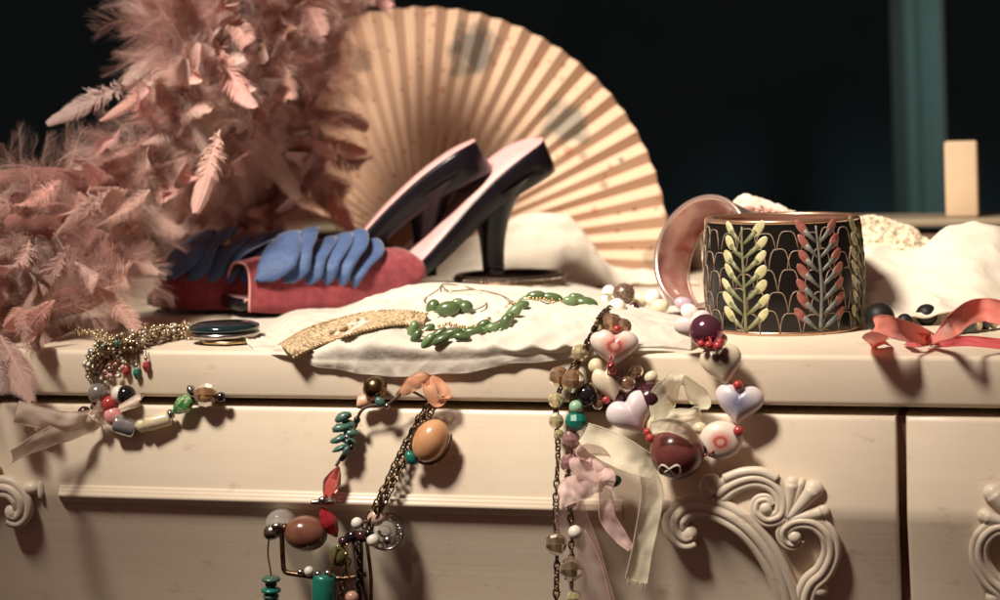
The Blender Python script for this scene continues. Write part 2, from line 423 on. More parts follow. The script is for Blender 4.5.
# carved corner scroll, traced in the plane of the drawer
def ornament(mirror_u=None, only=None):
    m = MB()
    yv = Vector((0, 1, 0))
    def T(zx, zy, off=0):
        p = L2(640 + zx / 2.778, 440 + zy / 2.778, .0105)
        p = L2(640 + zx / 2.778, 440 + zy / 2.778, -vlow(p.z) + .0005)
        if mirror_u is not None: p.x = 2 * mirror_u - p.x
        p.y -= off; return p
    S = SP / 2.778
    def band(pts, w, rs=(0,), r=None, n=40, taper=(1, 1), lift=.0030):
        c = [Vector(q) for q in catmull([T(*p) for p in pts], n)]
        for kk in rs:
            P = []; R = []
            for i, q in enumerate(c):
                t = (c[min(i + 1, n - 1)] - c[max(i - 1, 0)]).normalized()
                nn = t.cross(yv).normalized(); f = i / (n - 1)
                tp = taper[0] + (taper[1] - taper[0]) * f
                P.append(q + nn * (kk * w * S * tp) - yv * (lift + (.0012 if kk == 0 else 0)))
                R.append((r or w * .36) * S * tp)
            m.tube(P, R, 10)
    def ball(zx, zy, r, ry=None, ang=0, lift=.002, d=.75):
        c = T(zx, zy, lift); a = math.radians(ang)
        if mirror_u is not None: a = PI - a
        m.ell(c, (Vector((math.cos(a), 0, -math.sin(a))), Vector((math.sin(a), 0, math.cos(a))), yv), (r * S, (ry or r) * S, r * S * d), 18, 11)
    # inner arched rib
    band([(150, 262), (128, 268), (104, 246), (104, 210), (140, 182), (210, 188), (290, 232), (350, 300), (392, 380), (420, 480), (436, 640)], 21, (-1, 0, 1), 14.5, 70)
    ball(140, 255, 24, lift=.003)
    ball(68, 180, 26, 20, 0); ball(38, 184, 11, 28)
    # upper scroll
    band([(205, 150), (184, 132), (190, 108), (212, 104)], 26, (0,), 17, 20, (1, .9))
    ball(205, 112, 21, lift=.003)
    band([(215, 150), (262, 118), (320, 102), (372, 118), (400, 160), (394, 204), (356, 218), (326, 196), (330, 168), (354, 162), (366, 180)], 19, (-1, 0, 1), 12.5, 70, (1, .45))
    band([(236, 104), (285, 86), (340, 84), (385, 104)], 12, (0,), 13, 24)
    ball(352, 186, 17, lift=.004)
    # shell lobes
    for (x0, y0, x1, y1, r0, r1) in [(408, 212, 424, 118, 9, 20), (412, 214, 484, 134, 10, 27), (412, 218, 508, 196, 9, 21), (410, 208, 452, 112, 6, 10)]:
        band([(x0, y0), ((x0 + x1) / 2 + 3, (y0 + y1) / 2), (x1, y1)], 10, (0,), r0, 10, (1, r1 / r0 * .85), .002)
        ball(x1, y1, r1, r1 * .92, 0, .002)
    # right scroll
    band([(446, 268), (428, 286), (404, 274), (402, 244), (436, 222), (486, 226), (524, 262), (532, 312), (510, 362), (474, 398), (458, 460), (470, 560), (480, 640)], 18.5, (-1, 0, 1), 12.5, 70, (.55, 1.1))
    ball(432, 264, 18, lift=.004)
    ball(500, 412, 25, 22, 20, .002); ball(486, 430, 16)
    ob = m.build('carved_scroll', carve, dresser, local=True)
    return ob
ornament()
ornament(u_c)
ornament((u_gap0 + u_gap1) / 2 + .0006)
# rear rail along the back of the top (mirror foot)
rz0 = at(700, 299, .47)
def rail_z(py): return at(800, py, .535).z
MB().box((UL, .600, 0), (UR, .68, rail_z(236))).build('rear_ledge', brown_wood, dresser, local=True, bevel=.003)
MB().box((UL, .595, rail_z(229)), (UR, .69, rail_z(221))).build('rear_rail', M('rail_varnish', (.24, .19, .13), .35, col2=(.32, .26, .18), vscale=4, stretch=(1, 40, 40)), dresser, local=True, bevel=.003)
# pale upright block on the rail
p0, p1 = at(946, 222, .525), at(976, 145, .525)
bl = MB().box((0, 0, 0), (p1.x - p0.x, .022, p1.z - p0.z)).build('block', beige_m, local=True, bevel=.0025)
bl.location = (p0.x, .525, rail_z(221)); bl.rotation_euler = (0, 0, -YAW)
tag(bl, 'pale beige upright block standing on the rear rail beside the teal curtain', 'block')

# ------------------------------------------------------------------ cloths
def smooth_loft(rows, nu, nv):
    A = [catmull(r, nu) for r in rows]
    cols = [catmull([A[j][i] for j in range(len(A))], nv) for i in range(nu)]
    return [[cols[i][j] for i in range(nu)] for j in range(nv)]
def wrinkle(G, amp, sc_, seed=0, ridge=.5, minz=None, dirv=None):
    out = []
    for row in G:
        rr = []
        for p in row:
            q = Vector(p); s = Vector((q.x * sc_[0] + seed, q.y * sc_[1], q.z * sc_[2]))
            n = noise.noise(s) + .5 * noise.noise(s * 2.3 + Vector((7, 3, 1)))
            r = 1 - abs(noise.noise(s * 1.4 + Vector((3, 9, 2)))) * 2
            q = q + (dirv or Vector((0, -.35, .9))) * (amp * (n * (1 - ridge) + r * ridge * .7))
            if minz is not None and q.z < minz and EN.dot(q) < .0: q.z = minz + random.random() * .0002
            rr.append(q)
        out.append(rr)
    return out

# front scarf, spilling over the edge
back0 = [at(px, 300 + (5 if px < 300 else 0), .40) + Vector((0, 0, .002 if px < 420 or px > 620 else .014)) for px in (232, 268, 300, 340, 380, 430, 500, 570, 630, 690)]
back = [at(232, 336, .165), at(268, 330, .16), at(300, 314, .17), at(340, 312, .17), at(380, 294, .17), at(430, 285, .175), at(500, 287, .19), at(570, 293, .19), at(630, 306, .17), at(690, 322, .14)]
mid1 = [at(240, 340, .125), at(270, 337, .12), at(302, 322, .11), at(345, 318, .11), at(382, 309, .11), at(430, 303, .11), at(500, 303, .11), at(570, 305, .11), at(635, 316, .10), at(694, 328, .09)]
mid2 = [at(246, 344, .085), at(276, 343, .08), at(306, 336, .07), at(346, 330, .07), at(384, 322, .065), at(432, 330, .05), at(500, 328, .045), at(570, 322, .04), at(640, 327, .03), at(694, 334, .02)]
edge = [fr(252, 350, -.012), fr(282, 350, -.006), fr(310, 347, -.001), fr(348, 343, .002), fr(388, 341, .004), fr(434, 345, .003), fr(500, 344, .003), fr(570, 342, .003), fr(640, 345, -.006), fr(692, 348, -.02)]
hem0 = [fr(256, 352, -.009), fr(290, 353, .001), fr(314, 360, .004), fr(350, 362, .004), fr(390, 361, .004), fr(436, 362, .004), fr(500, 358, .004), fr(570, 352, .003), fr(630, 349, .001), fr(690, 350, -.017)]
hem = [fr(260, 353, -.004), fr(296, 356, .003), fr(318, 367, .004), fr(350, 373, .002), fr(392, 376, .002), fr(440, 375, .002), fr(500, 368, .002), fr(570, 357, .002), fr(626, 352, .002), fr(688, 351, -.013)]
G = smooth_loft([back, mid1, mid2, edge, hem0, hem], 260, 90)
tail = smooth_loft([back0, [(a + b) / 2 + Vector((0, 0, -.002)) for a, b in zip(back0, back)], back], 260, 14)
G = tail[:-1] + G
G2 = []
for j, row in enumerate(G):
    f = max(j - 13, 0) / 89; rr = []
    a = .0052 * math.sin(min(f * 1.2 + .06, 1) * PI) + .0007
    for p in row:
        q = Vector(p)
        n = noise.noise(Vector((q.x * 30 + q.z * 40, q.y * 22, 2.0))) + .5 * noise.noise(Vector((q.x * 75 + q.y * 40, q.y * 60, 5.0)))
        wx = q.x + .012 * noise.noise(Vector((q.x * 20, q.y * 20, q.z * 20 + 4)))
        r = 1 - 2.2 * abs(noise.noise(Vector((wx * 34 - q.y * 40 + q.z * 22, q.y * 16 + wx * 8, 9.0))))
        r2 = 1 - 2.4 * abs(noise.noise(Vector((wx * 80 + q.y * 62 - q.z * 50, q.y * 40 - wx * 20, 3.0))))
        hang = max(0, f - .62) / .38
        q = q + Vector((-.1, -.3, .95)) * (a * (.45 * n + .75 * r + .14 * r2)) + EN * (hang * (.0016 * r + .0005 * r2 + .0004))
        q.z += hang * .0022 * noise.noise(Vector((q.x * 45, 1.5, 0)))
        if f < .66: q.z = max(q.z, .0012 + .0004 * n)
        rr.append(q)
    G2.append(rr)
o = MB().grid(G2).build('scarf', silk, o=top(470, 345), solid=.0005)
tag(o, 'creamy white silk scarf spread under the green beads and spilling over the dresser edge', 'scarf')

# heap behind the heels
def heap(name, mat, label, cat, contour, y_top, y_front, foot, nu=130, nv=70, amp=.006, back=.05, sc_=(28, 28, 28), seed=0, thick=.0012):
    rows = []
    n = len(contour)
    rows.append([at(px, py + 30, y_top + back) * 1.0 for px, py in contour])
    for k in rows[0]: k.z = max(k.z, .002)
    r0 = []
    for px, py in contour: r0.append(at(px, py, y_top))
    up = [];
    for (px, py), (fx, fy) in zip(contour, foot):
        up.append(at(px * .75 + fx * .25, py * .80 + fy * .20, y_top * .72 + y_front * .28))
    md = [at(px * .45 + fx * .55, py * .42 + fy * .58, y_top * .4 + y_front * .6) for (px, py), (fx, fy) in zip(contour, foot)]
    ft = [at(fx, fy, y_front) for fx, fy in foot]
    for q in ft: q.z = max(q.z, .001)
    G = smooth_loft([rows[0], r0, up, md, ft], nu, nv)
    G = wrinkle(G, amp, sc_, seed, .6, .0008)
    G = wrinkle(G, amp * .20, (sc_[0] * .55, sc_[1] * 2.4, sc_[2] * 2.4), seed + 3, .9, .0008)
    for row in G:
        for q in row: q.z = max(q.z, .0008)
    o = MB().grid(G).build(name, mat, o=Vector((ft[len(ft) // 2].x, y_front, 0)), solid=thick)
    tag(o, label, cat); return o
heap('cloth', chiffon, 'crumpled cream chiffon heap behind the black heels under the fan', 'cloth',
     [(395, 262), (425, 246), (462, 243), (495, 236), (520, 219), (548, 216), (575, 226), (592, 248), (612, 266), (640, 272), (668, 284), (690, 292)], .468, .425,
     [(395, 300), (428, 300), (458, 300), (492, 300), (520, 300), (548, 300), (576, 300), (600, 300), (622, 302), (650, 303), (676, 304), (700, 305)], amp=.008, back=.03)
heap('cloth', chiffon, 'rumpled cream cloth lying at the right behind the coral ribbon', 'cloth',
     [(820, 262), (850, 258), (872, 250), (900, 256), (922, 252), (945, 236), (968, 226), (990, 229), (1015, 240), (1050, 236), (1090, 250)], .17, .085,
     [(815, 318), (845, 322), (870, 322), (900, 322), (925, 322), (948, 321), (970, 320), (992, 320), (1016, 320), (1050, 320), (1090, 320)], amp=.009, seed=4.2)
heap('cloth', crumple_m, 'knobbly crumpled cream fabric peeping up behind the black cuff bracelet', 'cloth',
     [(702, 222), (712, 209), (728, 209), (742, 197), (755, 199), (775, 206), (792, 213), (806, 219)], .235, .20,
     [(702, 262), (714, 262), (728, 262), (742, 262), (756, 262), (774, 262), (792, 262), (806, 262)], amp=.004, sc_=(110, 110, 110), seed=8, nu=60, nv=34)
heap('trim', lace_pale, 'patterned beige lace trim bunched to the right of the black cuff', 'lace trim',
     [(842, 222), (858, 219), (876, 219), (894, 223), (910, 229), (926, 240), (936, 250)], .24, .215,
     [(842, 275), (858, 276), (876, 276), (894, 276), (910, 276), (926, 276), (938, 276)], amp=.004, sc_=(90, 90, 90), seed=3, nu=60, nv=30)
# pinkish fringe on top of the crumple
mb = MB()
for k in range(90):
    t = random.random(); px = 722 + 56 * t; py = 211 - 4 * math.sin(t * PI) + random.uniform(-1, 5)
    p = at(px, py, .205 + random.uniform(-.006, .012)); q = p + Vector((random.uniform(-.004, .006), random.uniform(-.006, .002), random.uniform(-.004, .002)))
    mb.tube([p, p.lerp(q, .5) + Vector((0, 0, .001)), q], [.0007, .0006, .0002], 5)
o = mb.build('fringe', pinktrim, o=at(750, 214, .2)); tag(o, 'coral pink fringe trim lying on the crumpled fabric above the black cuff', 'fringe')

def scarf_y(px, py):
    # depth of the scarf surface at this pixel (nearest grid point)
    best = None
    r = ray(px, py)
    bd = 1e9
    for row in G2[13::2]:
        for q in row[::3]:
            v = q - CAM; tt = v.dot(r) / r.dot(r); dd = (v - r * tt).length_squared
            if dd < bd - 1e-9: bd = dd; best = q
    return best.y
# gold lace band on the scarf
rows = [[], [], [], []]
pts_u = [(278, 346, .088), (306, 330, .092), (340, 319, .10), (375, 312, .105), (408, 312, .105), (428, 315, .10)]
pts_l = [(292, 359, .078), (318, 346, .070), (345, 337, .075), (372, 329, .082), (402, 325, .085), (424, 328, .082)]
cu, cl = catmull([(x, y, 0) for x, y, _ in pts_u], 44), catmull([(x, y, 0) for x, y, _ in pts_l], 44)
def lrow(f, d):
    o_ = []
    for a_, b_ in zip(cu, cl):
        x, y = a_[0] * (1 - f) + b_[0] * f, a_[1] * (1 - f) + b_[1] * f
        o_.append(at(x, y, scarf_y(x, y) - d))
    return [sum((o_[max(0, min(len(o_) - 1, i + k))] for k in (-2, -1, 0, 1, 2)), Vector()) / 5 for i in range(len(o_))]
up, lw = lrow(0, .0065), lrow(1, .0075)
G = smooth_loft([up, lrow(.25, .0088), lrow(.5, .0098), lrow(.75, .0092), lw], 120, 18)
G = wrinkle(G, .0012, (400, 400, 400), 1, .5)
root = empty('lace_band', 'flat gold lace band curving across the left of the white scarf', 'lace band', top(340, 345))
MB().grid(G).build('lace', lace_m, root, solid=.001)
mb = MB()
for edge_, off in ((up, 0), (lw, .3)):
    cc = resample(catmull(edge_, 80), .0026)
    for i, q in enumerate(cc):
        mb.ell(q + Vector((0, -.0006, .0006)), (Vector((1, 0, 0)), Vector((0, 1, 0)), Vector((0, 0, 1))), (.0013, .0011, .0009), 7, 5)
mb.build('beaded_edge', gold, root)

# ------------------------------------------------------------------ folding fan (local frame: pivot at origin, leaf in the x-z plane)
FY = .505
piv = at(421, 252, FY); R = 248 / F * (FY + D)
fan = empty('folding_fan', 'open pleated paper fan with peach folds and grey painted flowers', 'fan', (piv.x, piv.y, piv.z))
fan.rotation_euler = (math.radians(-6), 0, 0)
A0, A1, NP = math.radians(-14), math.radians(158), 33
def fan_leaf_mat():
    m = bpy.data.materials.new('fan_paper'); m.use_nodes = True
    N = m.node_tree.nodes; L = m.node_tree.links; b = N['Principled BSDF']; b.inputs['Roughness'].default_value = .7
    tc = N.new('ShaderNodeTexCoord')
    def mixc(fac, a, bcol, typ='MIX'):
        x = N.new('ShaderNodeMix'); x.data_type = 'RGBA'; x.blend_type = typ
        if hasattr(fac, 'links'): L.new(fac, x.inputs[0])
        else: x.inputs[0].default_value = fac
        if hasattr(a, 'links'): L.new(a, x.inputs[6])
        else: x.inputs[6].default_value = (*a, 1)
        if hasattr(bcol, 'links'): L.new(bcol, x.inputs[7])
        else: x.inputs[7].default_value = (*bcol, 1)
        return x.outputs[2]
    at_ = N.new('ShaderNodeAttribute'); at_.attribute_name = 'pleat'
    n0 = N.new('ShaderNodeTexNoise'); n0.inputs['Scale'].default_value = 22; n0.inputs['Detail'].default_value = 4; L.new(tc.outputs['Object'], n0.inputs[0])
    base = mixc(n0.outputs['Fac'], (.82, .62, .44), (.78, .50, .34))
    fold_shade = N.new('ShaderNodeMath'); fold_shade.operation = 'MULTIPLY'; fold_shade.inputs[1].default_value = .42; L.new(at_.outputs['Fac'], fold_shade.inputs[0])
    base = mixc(fold_shade.outputs[0], base, (.62, .38, .27))  # shaded side of each pleat put into the paper colour
    # painted blossoms
    def spot(x, z, r, col, amt, sc_=60, sft=.5):
        nonlocal base
        mp = N.new('ShaderNodeMapping'); mp.vector_type = 'POINT'; mp.inputs['Location'].default_value = (-x, 0, -z); mp.inputs['Scale'].default_value = (1, .001, 1)
        L.new(tc.outputs['Object'], mp.inputs[0])
        ln = N.new('ShaderNodeVectorMath'); ln.operation = 'LENGTH'; L.new(mp.outputs[0], ln.inputs[0])
        nz = N.new('ShaderNodeTexNoise'); nz.inputs['Scale'].default_value = sc_; nz.inputs['Detail'].default_value = 3; L.new(tc.outputs['Object'], nz.inputs[0])
        ma = N.new('ShaderNodeMath'); ma.operation = 'MULTIPLY_ADD'; ma.inputs[1].default_value = r * 1.6; L.new(nz.outputs['Fac'], ma.inputs[0]); L.new(ln.outputs['Value'], ma.inputs[2])
        rm = N.new('ShaderNodeMapRange'); rm.inputs['From Min'].default_value = r * 1.9; rm.inputs['From Max'].default_value = r * 1.9 * (1 - sft * .5)
        rm.inputs['To Max'].default_value = amt; L.new(ma.outputs[0], rm.inputs['Value'])
        base = mixc(rm.outputs[0], base, col)
    def loc(px, py):
        s = (FY + D) / F; return (px - 425) * s, (252 - py) * s
    for px, py, r, c, a in [(482, 48, 26, (.16, .15, .13), .85), (470, 70, 10, (.25, .21, .16), .6), (574, 128, 24, (.22, .22, .18), .8), (560, 112, 9, (.30, .24, .18), .5), (590, 142, 8, (.24, .22, .17), .5),
                            (576, 154, 6, (.62, .16, .10), .6), (590, 160, 5, (.30, .20, .12), .7), (372, 62, 12, (.20, .15, .13), .6), (655, 262, 9, (.30, .26, .18), .7),
                            (450, 90, 4, (.6, .22, .10), .6), (545, 66, 4, (.6, .3, .12), .6), (610, 190, 4, (.25, .16, .10), .7), (628, 165, 3, (.15, .12, .1), .8), (600, 215, 4, (.55, .2, .1), .6), (640, 215, 3, (.3, .2, .1), .7)]:
        x, z = loc(px, py); spot(x, z, r * (FY + D) / F, c, a)
    # scattered flecks
    vo = N.new('ShaderNodeTexVoronoi'); vo.inputs['Scale'].default_value = 75; L.new(tc.outputs['Object'], vo.inputs['Vector'])
    lt = N.new('ShaderNodeMath'); lt.operation = 'LESS_THAN'; lt.inputs[1].default_value = .16; L.new(vo.outputs['Distance'], lt.inputs[0])
    mm = N.new('ShaderNodeMath'); mm.operation = 'MULTIPLY'; mm.inputs[1].default_value = .75; L.new(lt.outputs[0], mm.inputs[0])
    base = mixc(mm.outputs[0], base, (.50, .22, .10))
    L.new(base, b.inputs['Base Color'])
    t = N.new('ShaderNodeBsdfTranslucent'); L.new(base, t.inputs[0])
    mx = N.new('ShaderNodeMixShader'); mx.inputs[0].default_value = .16
    L.new(b.outputs[0], mx.inputs[1]); L.new(t.outputs[0], mx.inputs[2]); L.new(mx.outputs[0], N['Material Output'].inputs[0])
    return m
V = []; Fc = []; pl = []
NR = 10
for k in range(NP * 2 + 1):
    ang = A0 + (A1 - A0) * k / (NP * 2)
    for j in range(NR):
        rr = R * (.15 + .85 * j / (NR - 1))
        if j == NR - 1: rr *= 1 - .004 * (k % 2)
        dpt = (.0033 if k % 2 else -.0033) * (rr / R) * (1 + .15 * math.sin(k * 1.7))
        V.append((rr * math.cos(ang), dpt, rr * math.sin(ang)))
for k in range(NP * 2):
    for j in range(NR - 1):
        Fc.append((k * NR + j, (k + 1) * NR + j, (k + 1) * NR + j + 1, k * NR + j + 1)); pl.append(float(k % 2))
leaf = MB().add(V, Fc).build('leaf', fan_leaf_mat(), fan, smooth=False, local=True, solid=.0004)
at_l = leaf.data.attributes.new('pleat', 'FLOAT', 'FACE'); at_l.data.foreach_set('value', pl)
stick = M('bamboo_stick', (.32, .16, .09), .45, col2=(.42, .24, .13), vscale=60)
for k in range(NP + 1):
    ang = A0 + (A1 - A0) * k / NP
    c, s = math.cos(ang), math.sin(ang)
    guard = k in (0, NP)
    wd = .0028 if guard else .0019
    r1 = R * (1.0 if guard else .97); r0 = -.012
    rv = []
    for rr, ww in ((r0, wd), (R * .3, wd * 1.1), (r1, wd * .6)):
        for sx, yy in ((-1, 0), (1, 0), (1, .0007), (-1, .0007)):
            rv.append((rr * c - sx * ww * s, .0052 + yy + .00008 * k, rr * s + sx * ww * c))
    ff = [(0, 1, 2, 3), (8, 11, 10, 9)]
    for a in (0, 4):
        for i in range(4): ff.append((a + i, a + 4 + i, a + 4 + (i + 1) % 4, a + (i + 1) % 4))
    MB().add(rv, ff).build('guard_stick' if guard else 'rib', stick, fan, smooth=False, local=True)
MB().lathe([(.0, -.0012), (.004, -.001), (.0045, .001), (.0035, .010), (0, .0105)], 16, (0, 0, 0), (Vector((1, 0, 0)), Vector((0, 0, 1)), Vector((0, 1, 0)))).build('rivet', gold, fan, local=True)

# ------------------------------------------------------------------ shoes (local: x toe->heel, y to the far side, z up)
Ls = .262
def lerp_tab(tab, x):
    for (a, va), (b, vb) in zip(tab, tab[1:]):
        if x <= b:
            f = (x - a) / (b - a) if b > a else 0
            f = max(0, min(1, f)); return va + (vb - va) * f
    return tab[-1][1]
def smooth_tab(tab, n=101):
    xs = [t[0] for t in tab]; c = catmull([(t[0], t[1]) for t in tab], 400)
    return [(float(p[0]), float(p[1])) for p in c]
ZT = smooth_tab([(0, .0150), (.12, .0120), (.3, .0115), (.42, .016), (.52, .030), (.62, .052), (.72, .078), (.82, .101), (.92, .119), (1, .129)])
WT = smooth_tab([(0, .026), (.04, .031), (.15, .037), (.3, .039), (.42, .035), (.55, .029), (.68, .0255), (.8, .027), (.9, .0295), (.95, .027), (.985, .017), (1, .004)])
TH = smooth_tab([(0, .008), (.2, .008), (.4, .009), (.52, .013), (.65, .018), (.78, .023), (.9, .028), (1, .029)])
def make_shoe():
    root = empty('mule_shoe', 'x', 'shoe', (0, 0, 0), 'pair of red open toed mules')
    # sole / side wrap
    G = []
    for i in range(72):
        f = i / 71; x = f * Ls; zt_, wd, th = lerp_tab(ZT, f), lerp_tab(WT, f), lerp_tab(TH, f)
        dz = (lerp_tab(ZT, min(f + .01, 1)) - lerp_tab(ZT, max(f - .01, 0))) / (Ls * (min(f + .01, 1) - max(f - .01, 0)))
        nn = Vector((-dz, 0, 1)).normalized()
        row = []
        for (a, b) in ((-.96, 0), (-1.0, .10), (-1.0, .35), (-.97, .72), (-.80, .95), (-.4, 1), (0, 1), (.4, 1), (.80, .95), (.97, .72), (1.0, .35), (1.0, .10), (.96, 0), (.5, 0), (0, 0), (-.5, 0)):
            p = Vector((x, a * wd, zt_)) - nn * (b * th)
            row.append((p.x, p.y, max(p.z, .0005)))
        G.append(row)
    m = MB().grid(G, closed_u=True); n = 16
    m.f.append(tuple(range(n - 1, -1, -1))); m.f.append(tuple(71 * n + k for k in range(n)))
    m.build('sole', blacklea, root, local=True)
    # welt line along the side of the heel cup
    # insole
    G = []
    for i in range(72):
        f = .01 + .982 * i / 71; x = f * Ls; zt_, wd = lerp_tab(ZT, f), lerp_tab(WT, f)
        dz = (lerp_tab(ZT, min(f + .01, 1)) - lerp_tab(ZT, max(f - .01, 0))) / (Ls * (min(f + .01, 1) - max(f - .01, 0)))
        nn = Vector((-dz, 0, 1)).normalized()
        row = []
        for a, b in ((-.965, .0002), (-.93, .0016), (-.5, .0012), (0, .0008), (.5, .0012), (.93, .0016), (.965, .0002)):
            p = Vector((x, a * wd, zt_)) + nn * b; row.append(tuple(p))
        G.append(row)
    MB().grid(G).build('insole', pinklea, root, local=True)
    # heel: sections from the seat down to the tip
    secs = []
    zb_ = lambda f: lerp_tab(ZT, f) - lerp_tab(TH, f) * .55
    seat_f0, seat_f1 = .775, .995
    tipz = .0255
    K = 26
    for i in range(K):
        t = i / (K - 1)
        e = t ** .55
        fa = seat_f0 + (.800 - seat_f0) * e; fbk = seat_f1 + (.866 - seat_f1) * (1 - (1 - t) ** 2.5)
        z0a, z0b = zb_(seat_f0), zb_(seat_f1)
        za = z0a + (tipz - z0a) * t; zb2 = z0b + (tipz - z0b) * t
        hw = .0255 * (1 - t) ** 2.1 + .0070 + .001 * t
        xa, xb = fa * Ls, fbk * Ls
        row = []
        for k in range(18):
            a = 2 * PI * k / 18
            cx = math.cos(a); sx = math.sin(a)
            u = (cx + 1) / 2
            sq = abs(sx) ** .8 * (1 if sx >= 0 else -1)
            row.append((xa + (xb - xa) * u, hw * sq, za + (zb2 - za) * u))
        secs.append(row)
    m = MB().grid(secs, closed_u=True); m.f.append(tuple((K - 1) * 18 + k for k in range(18)))
    m.build('heel', blacklea, root, local=True)
    tipc = ((.800 + .866) / 2 * Ls)
    hp = MB(); hp.lathe([(0, .0), (.0084, 0), (.0089, .001), (.0088, .004), (0, .0042)], 20, (tipc, 0, tipz - .004)).build('heel_tip', blacklea, root, local=True)
    # upper: a suede band arched over the toes
    CR = smooth_tab([(.02, .041), (.1, .045), (.2, .048), (.35, .047), (.45, .046), (.60, .047)])
    ns, na = 44, 33
    G = []
    for i in range(ns):
        f = .020 + .545 * i / (ns - 1)
        row = []
        for k in range(na):
            a = PI * k / (na - 1)
            ca, sa = math.cos(a), math.sin(a)
            ff = f
            ff = f + (.012 * (1 - i / (ns - 1))) * sa - (.045 * (i / (ns - 1)) * sa ** 2)
            wd = lerp_tab(WT, ff) + .0022
            zb0 = lerp_tab(ZT, ff) - lerp_tab(TH, ff) * .95
            zc = lerp_tab(CR, ff)
            y = -wd * (abs(ca) ** .62) * (1 if ca > 0 else -1)
            z = max(zb0, .0012) + (zc - max(zb0, .0012)) * (sa ** .72)
            row.append((ff * Ls, y, z))
        G.append(row)
    uo = MB().grid([r_[::-1] for r_ in G]).build('upper', suede, root, local=True, solid=.0016, solid_off=-1)
    uo.data.materials.append(suede_in); uo.modifiers['solid'].material_offset = 1; uo.modifiers['solid'].material_offset_rim = 0
    # pale binding round the toe opening and back edge
    mb = MB()
    mb.tube([Vector(p) for p in G[0]], .0010, 6)
    mb.build('edge_binding', suede_edge, root, local=True)
    # ruffle: satin folds lapped one over the other along the near side of the vamp
    def folds(sgn, hk, nm):
        m = MB(); cuts = [(.072, .0128), (.126, .0110), (.174, .0104), (.222, .0106), (.270, .0102), (.316, .0094)]
        NB, NC = 19, 15
        for q, (f0, hw) in enumerate(cuts):
            rows = []
            for j in range(NB):
                b_ = j / (NB - 1)
                wd = hw * (.22 + .78 * math.sin(PI * (.05 + .88 * b_)) ** .6) * (1 + .10 * noise.noise(Vector((q * 3.1, b_ * 5, 0))))
                cx = f0 * Ls + .030 * b_ - .004 + (.0046 * math.sin(PI * 2 * b_ + .5 + .4 * q)) * (1 if q else .3)
                z = (.029 - .010 * q / 5) + (.0325 + .004 * math.sin(q * 2.1) + .004 * q / 5) * b_ * hk
                y0 = -(.0365 - .0285 * b_ ** 1.5) - .0035 * math.sin(PI * b_)
                row = []
                for k in range(NC):
                    u_ = k / (NC - 1); e_ = wd / hw
                    if u_ < .66:
                        w_ = u_ / .66
                        dx_, dy_ = -wd + 2 * wd * w_, .0045 - .0140 * e_ * w_ ** 1.25 - .0018 * math.sin(PI * w_)
                    else:
                        w_ = (u_ - .66) / .34; a_ = w_ * PI
                        dx_, dy_ = wd + .0012 * math.sin(a_) - .0030 * w_ ** 2, .0045 - .0140 * e_ + .0120 * w_ ** 1.3
                    row.append((cx + dx_, sgn * (y0 + dy_), z + .003 * b_ * math.sin(PI * u_)))
                rows.append(row)
            m.grid(rows if sgn > 0 else [r_[::-1] for r_ in rows])
        o_ = m.build(nm, bluesat, root, local=True, solid=.0009)
        o_.data.materials.append(satin_edge); o_.modifiers['solid'].material_offset_rim = 1
        # backing behind the folds, coloured dark navy as shade in the gaps
        rows = [[((.035 + .32 * i / 24) * Ls + .022 * j / 8, sgn * -(.0340 - .028 * (j / 8) ** 1.5), .029 + .024 * hk * j / 8 - .006 * i / 24) for i in range(25)] for j in range(9)]
        MB().grid(rows).build('ruffle_band', navy, root, local=True, solid=.001)
    folds(1, 1.0, 'ruffle'); folds(-1, .9, 'ruffle')
    return root
def copy_tree(o, parent=None):
    c = o.copy(); COL.objects.link(c); c.parent = parent
    for ch in [q for q in bpy.data.objects if q.parent == o]: copy_tree(ch, c)
    return c
shoe = make_shoe()
def place_shoe(s, toe, phi, z=0): s.location = (toe.x, toe.y, z); s.rotation_euler = (0, 0, phi)
place_shoe(shoe, top(231, 318), math.radians(24))
shoe['label'] = 'front red mule showing its open toe, pink insole and full blue ruffle'
shoe2 = copy_tree(shoe)
place_shoe(shoe2, top(151, 312), math.radians(5))
shoe2['label'] = 'rear red mule pushed against the feathers, half hidden behind the other shoe'

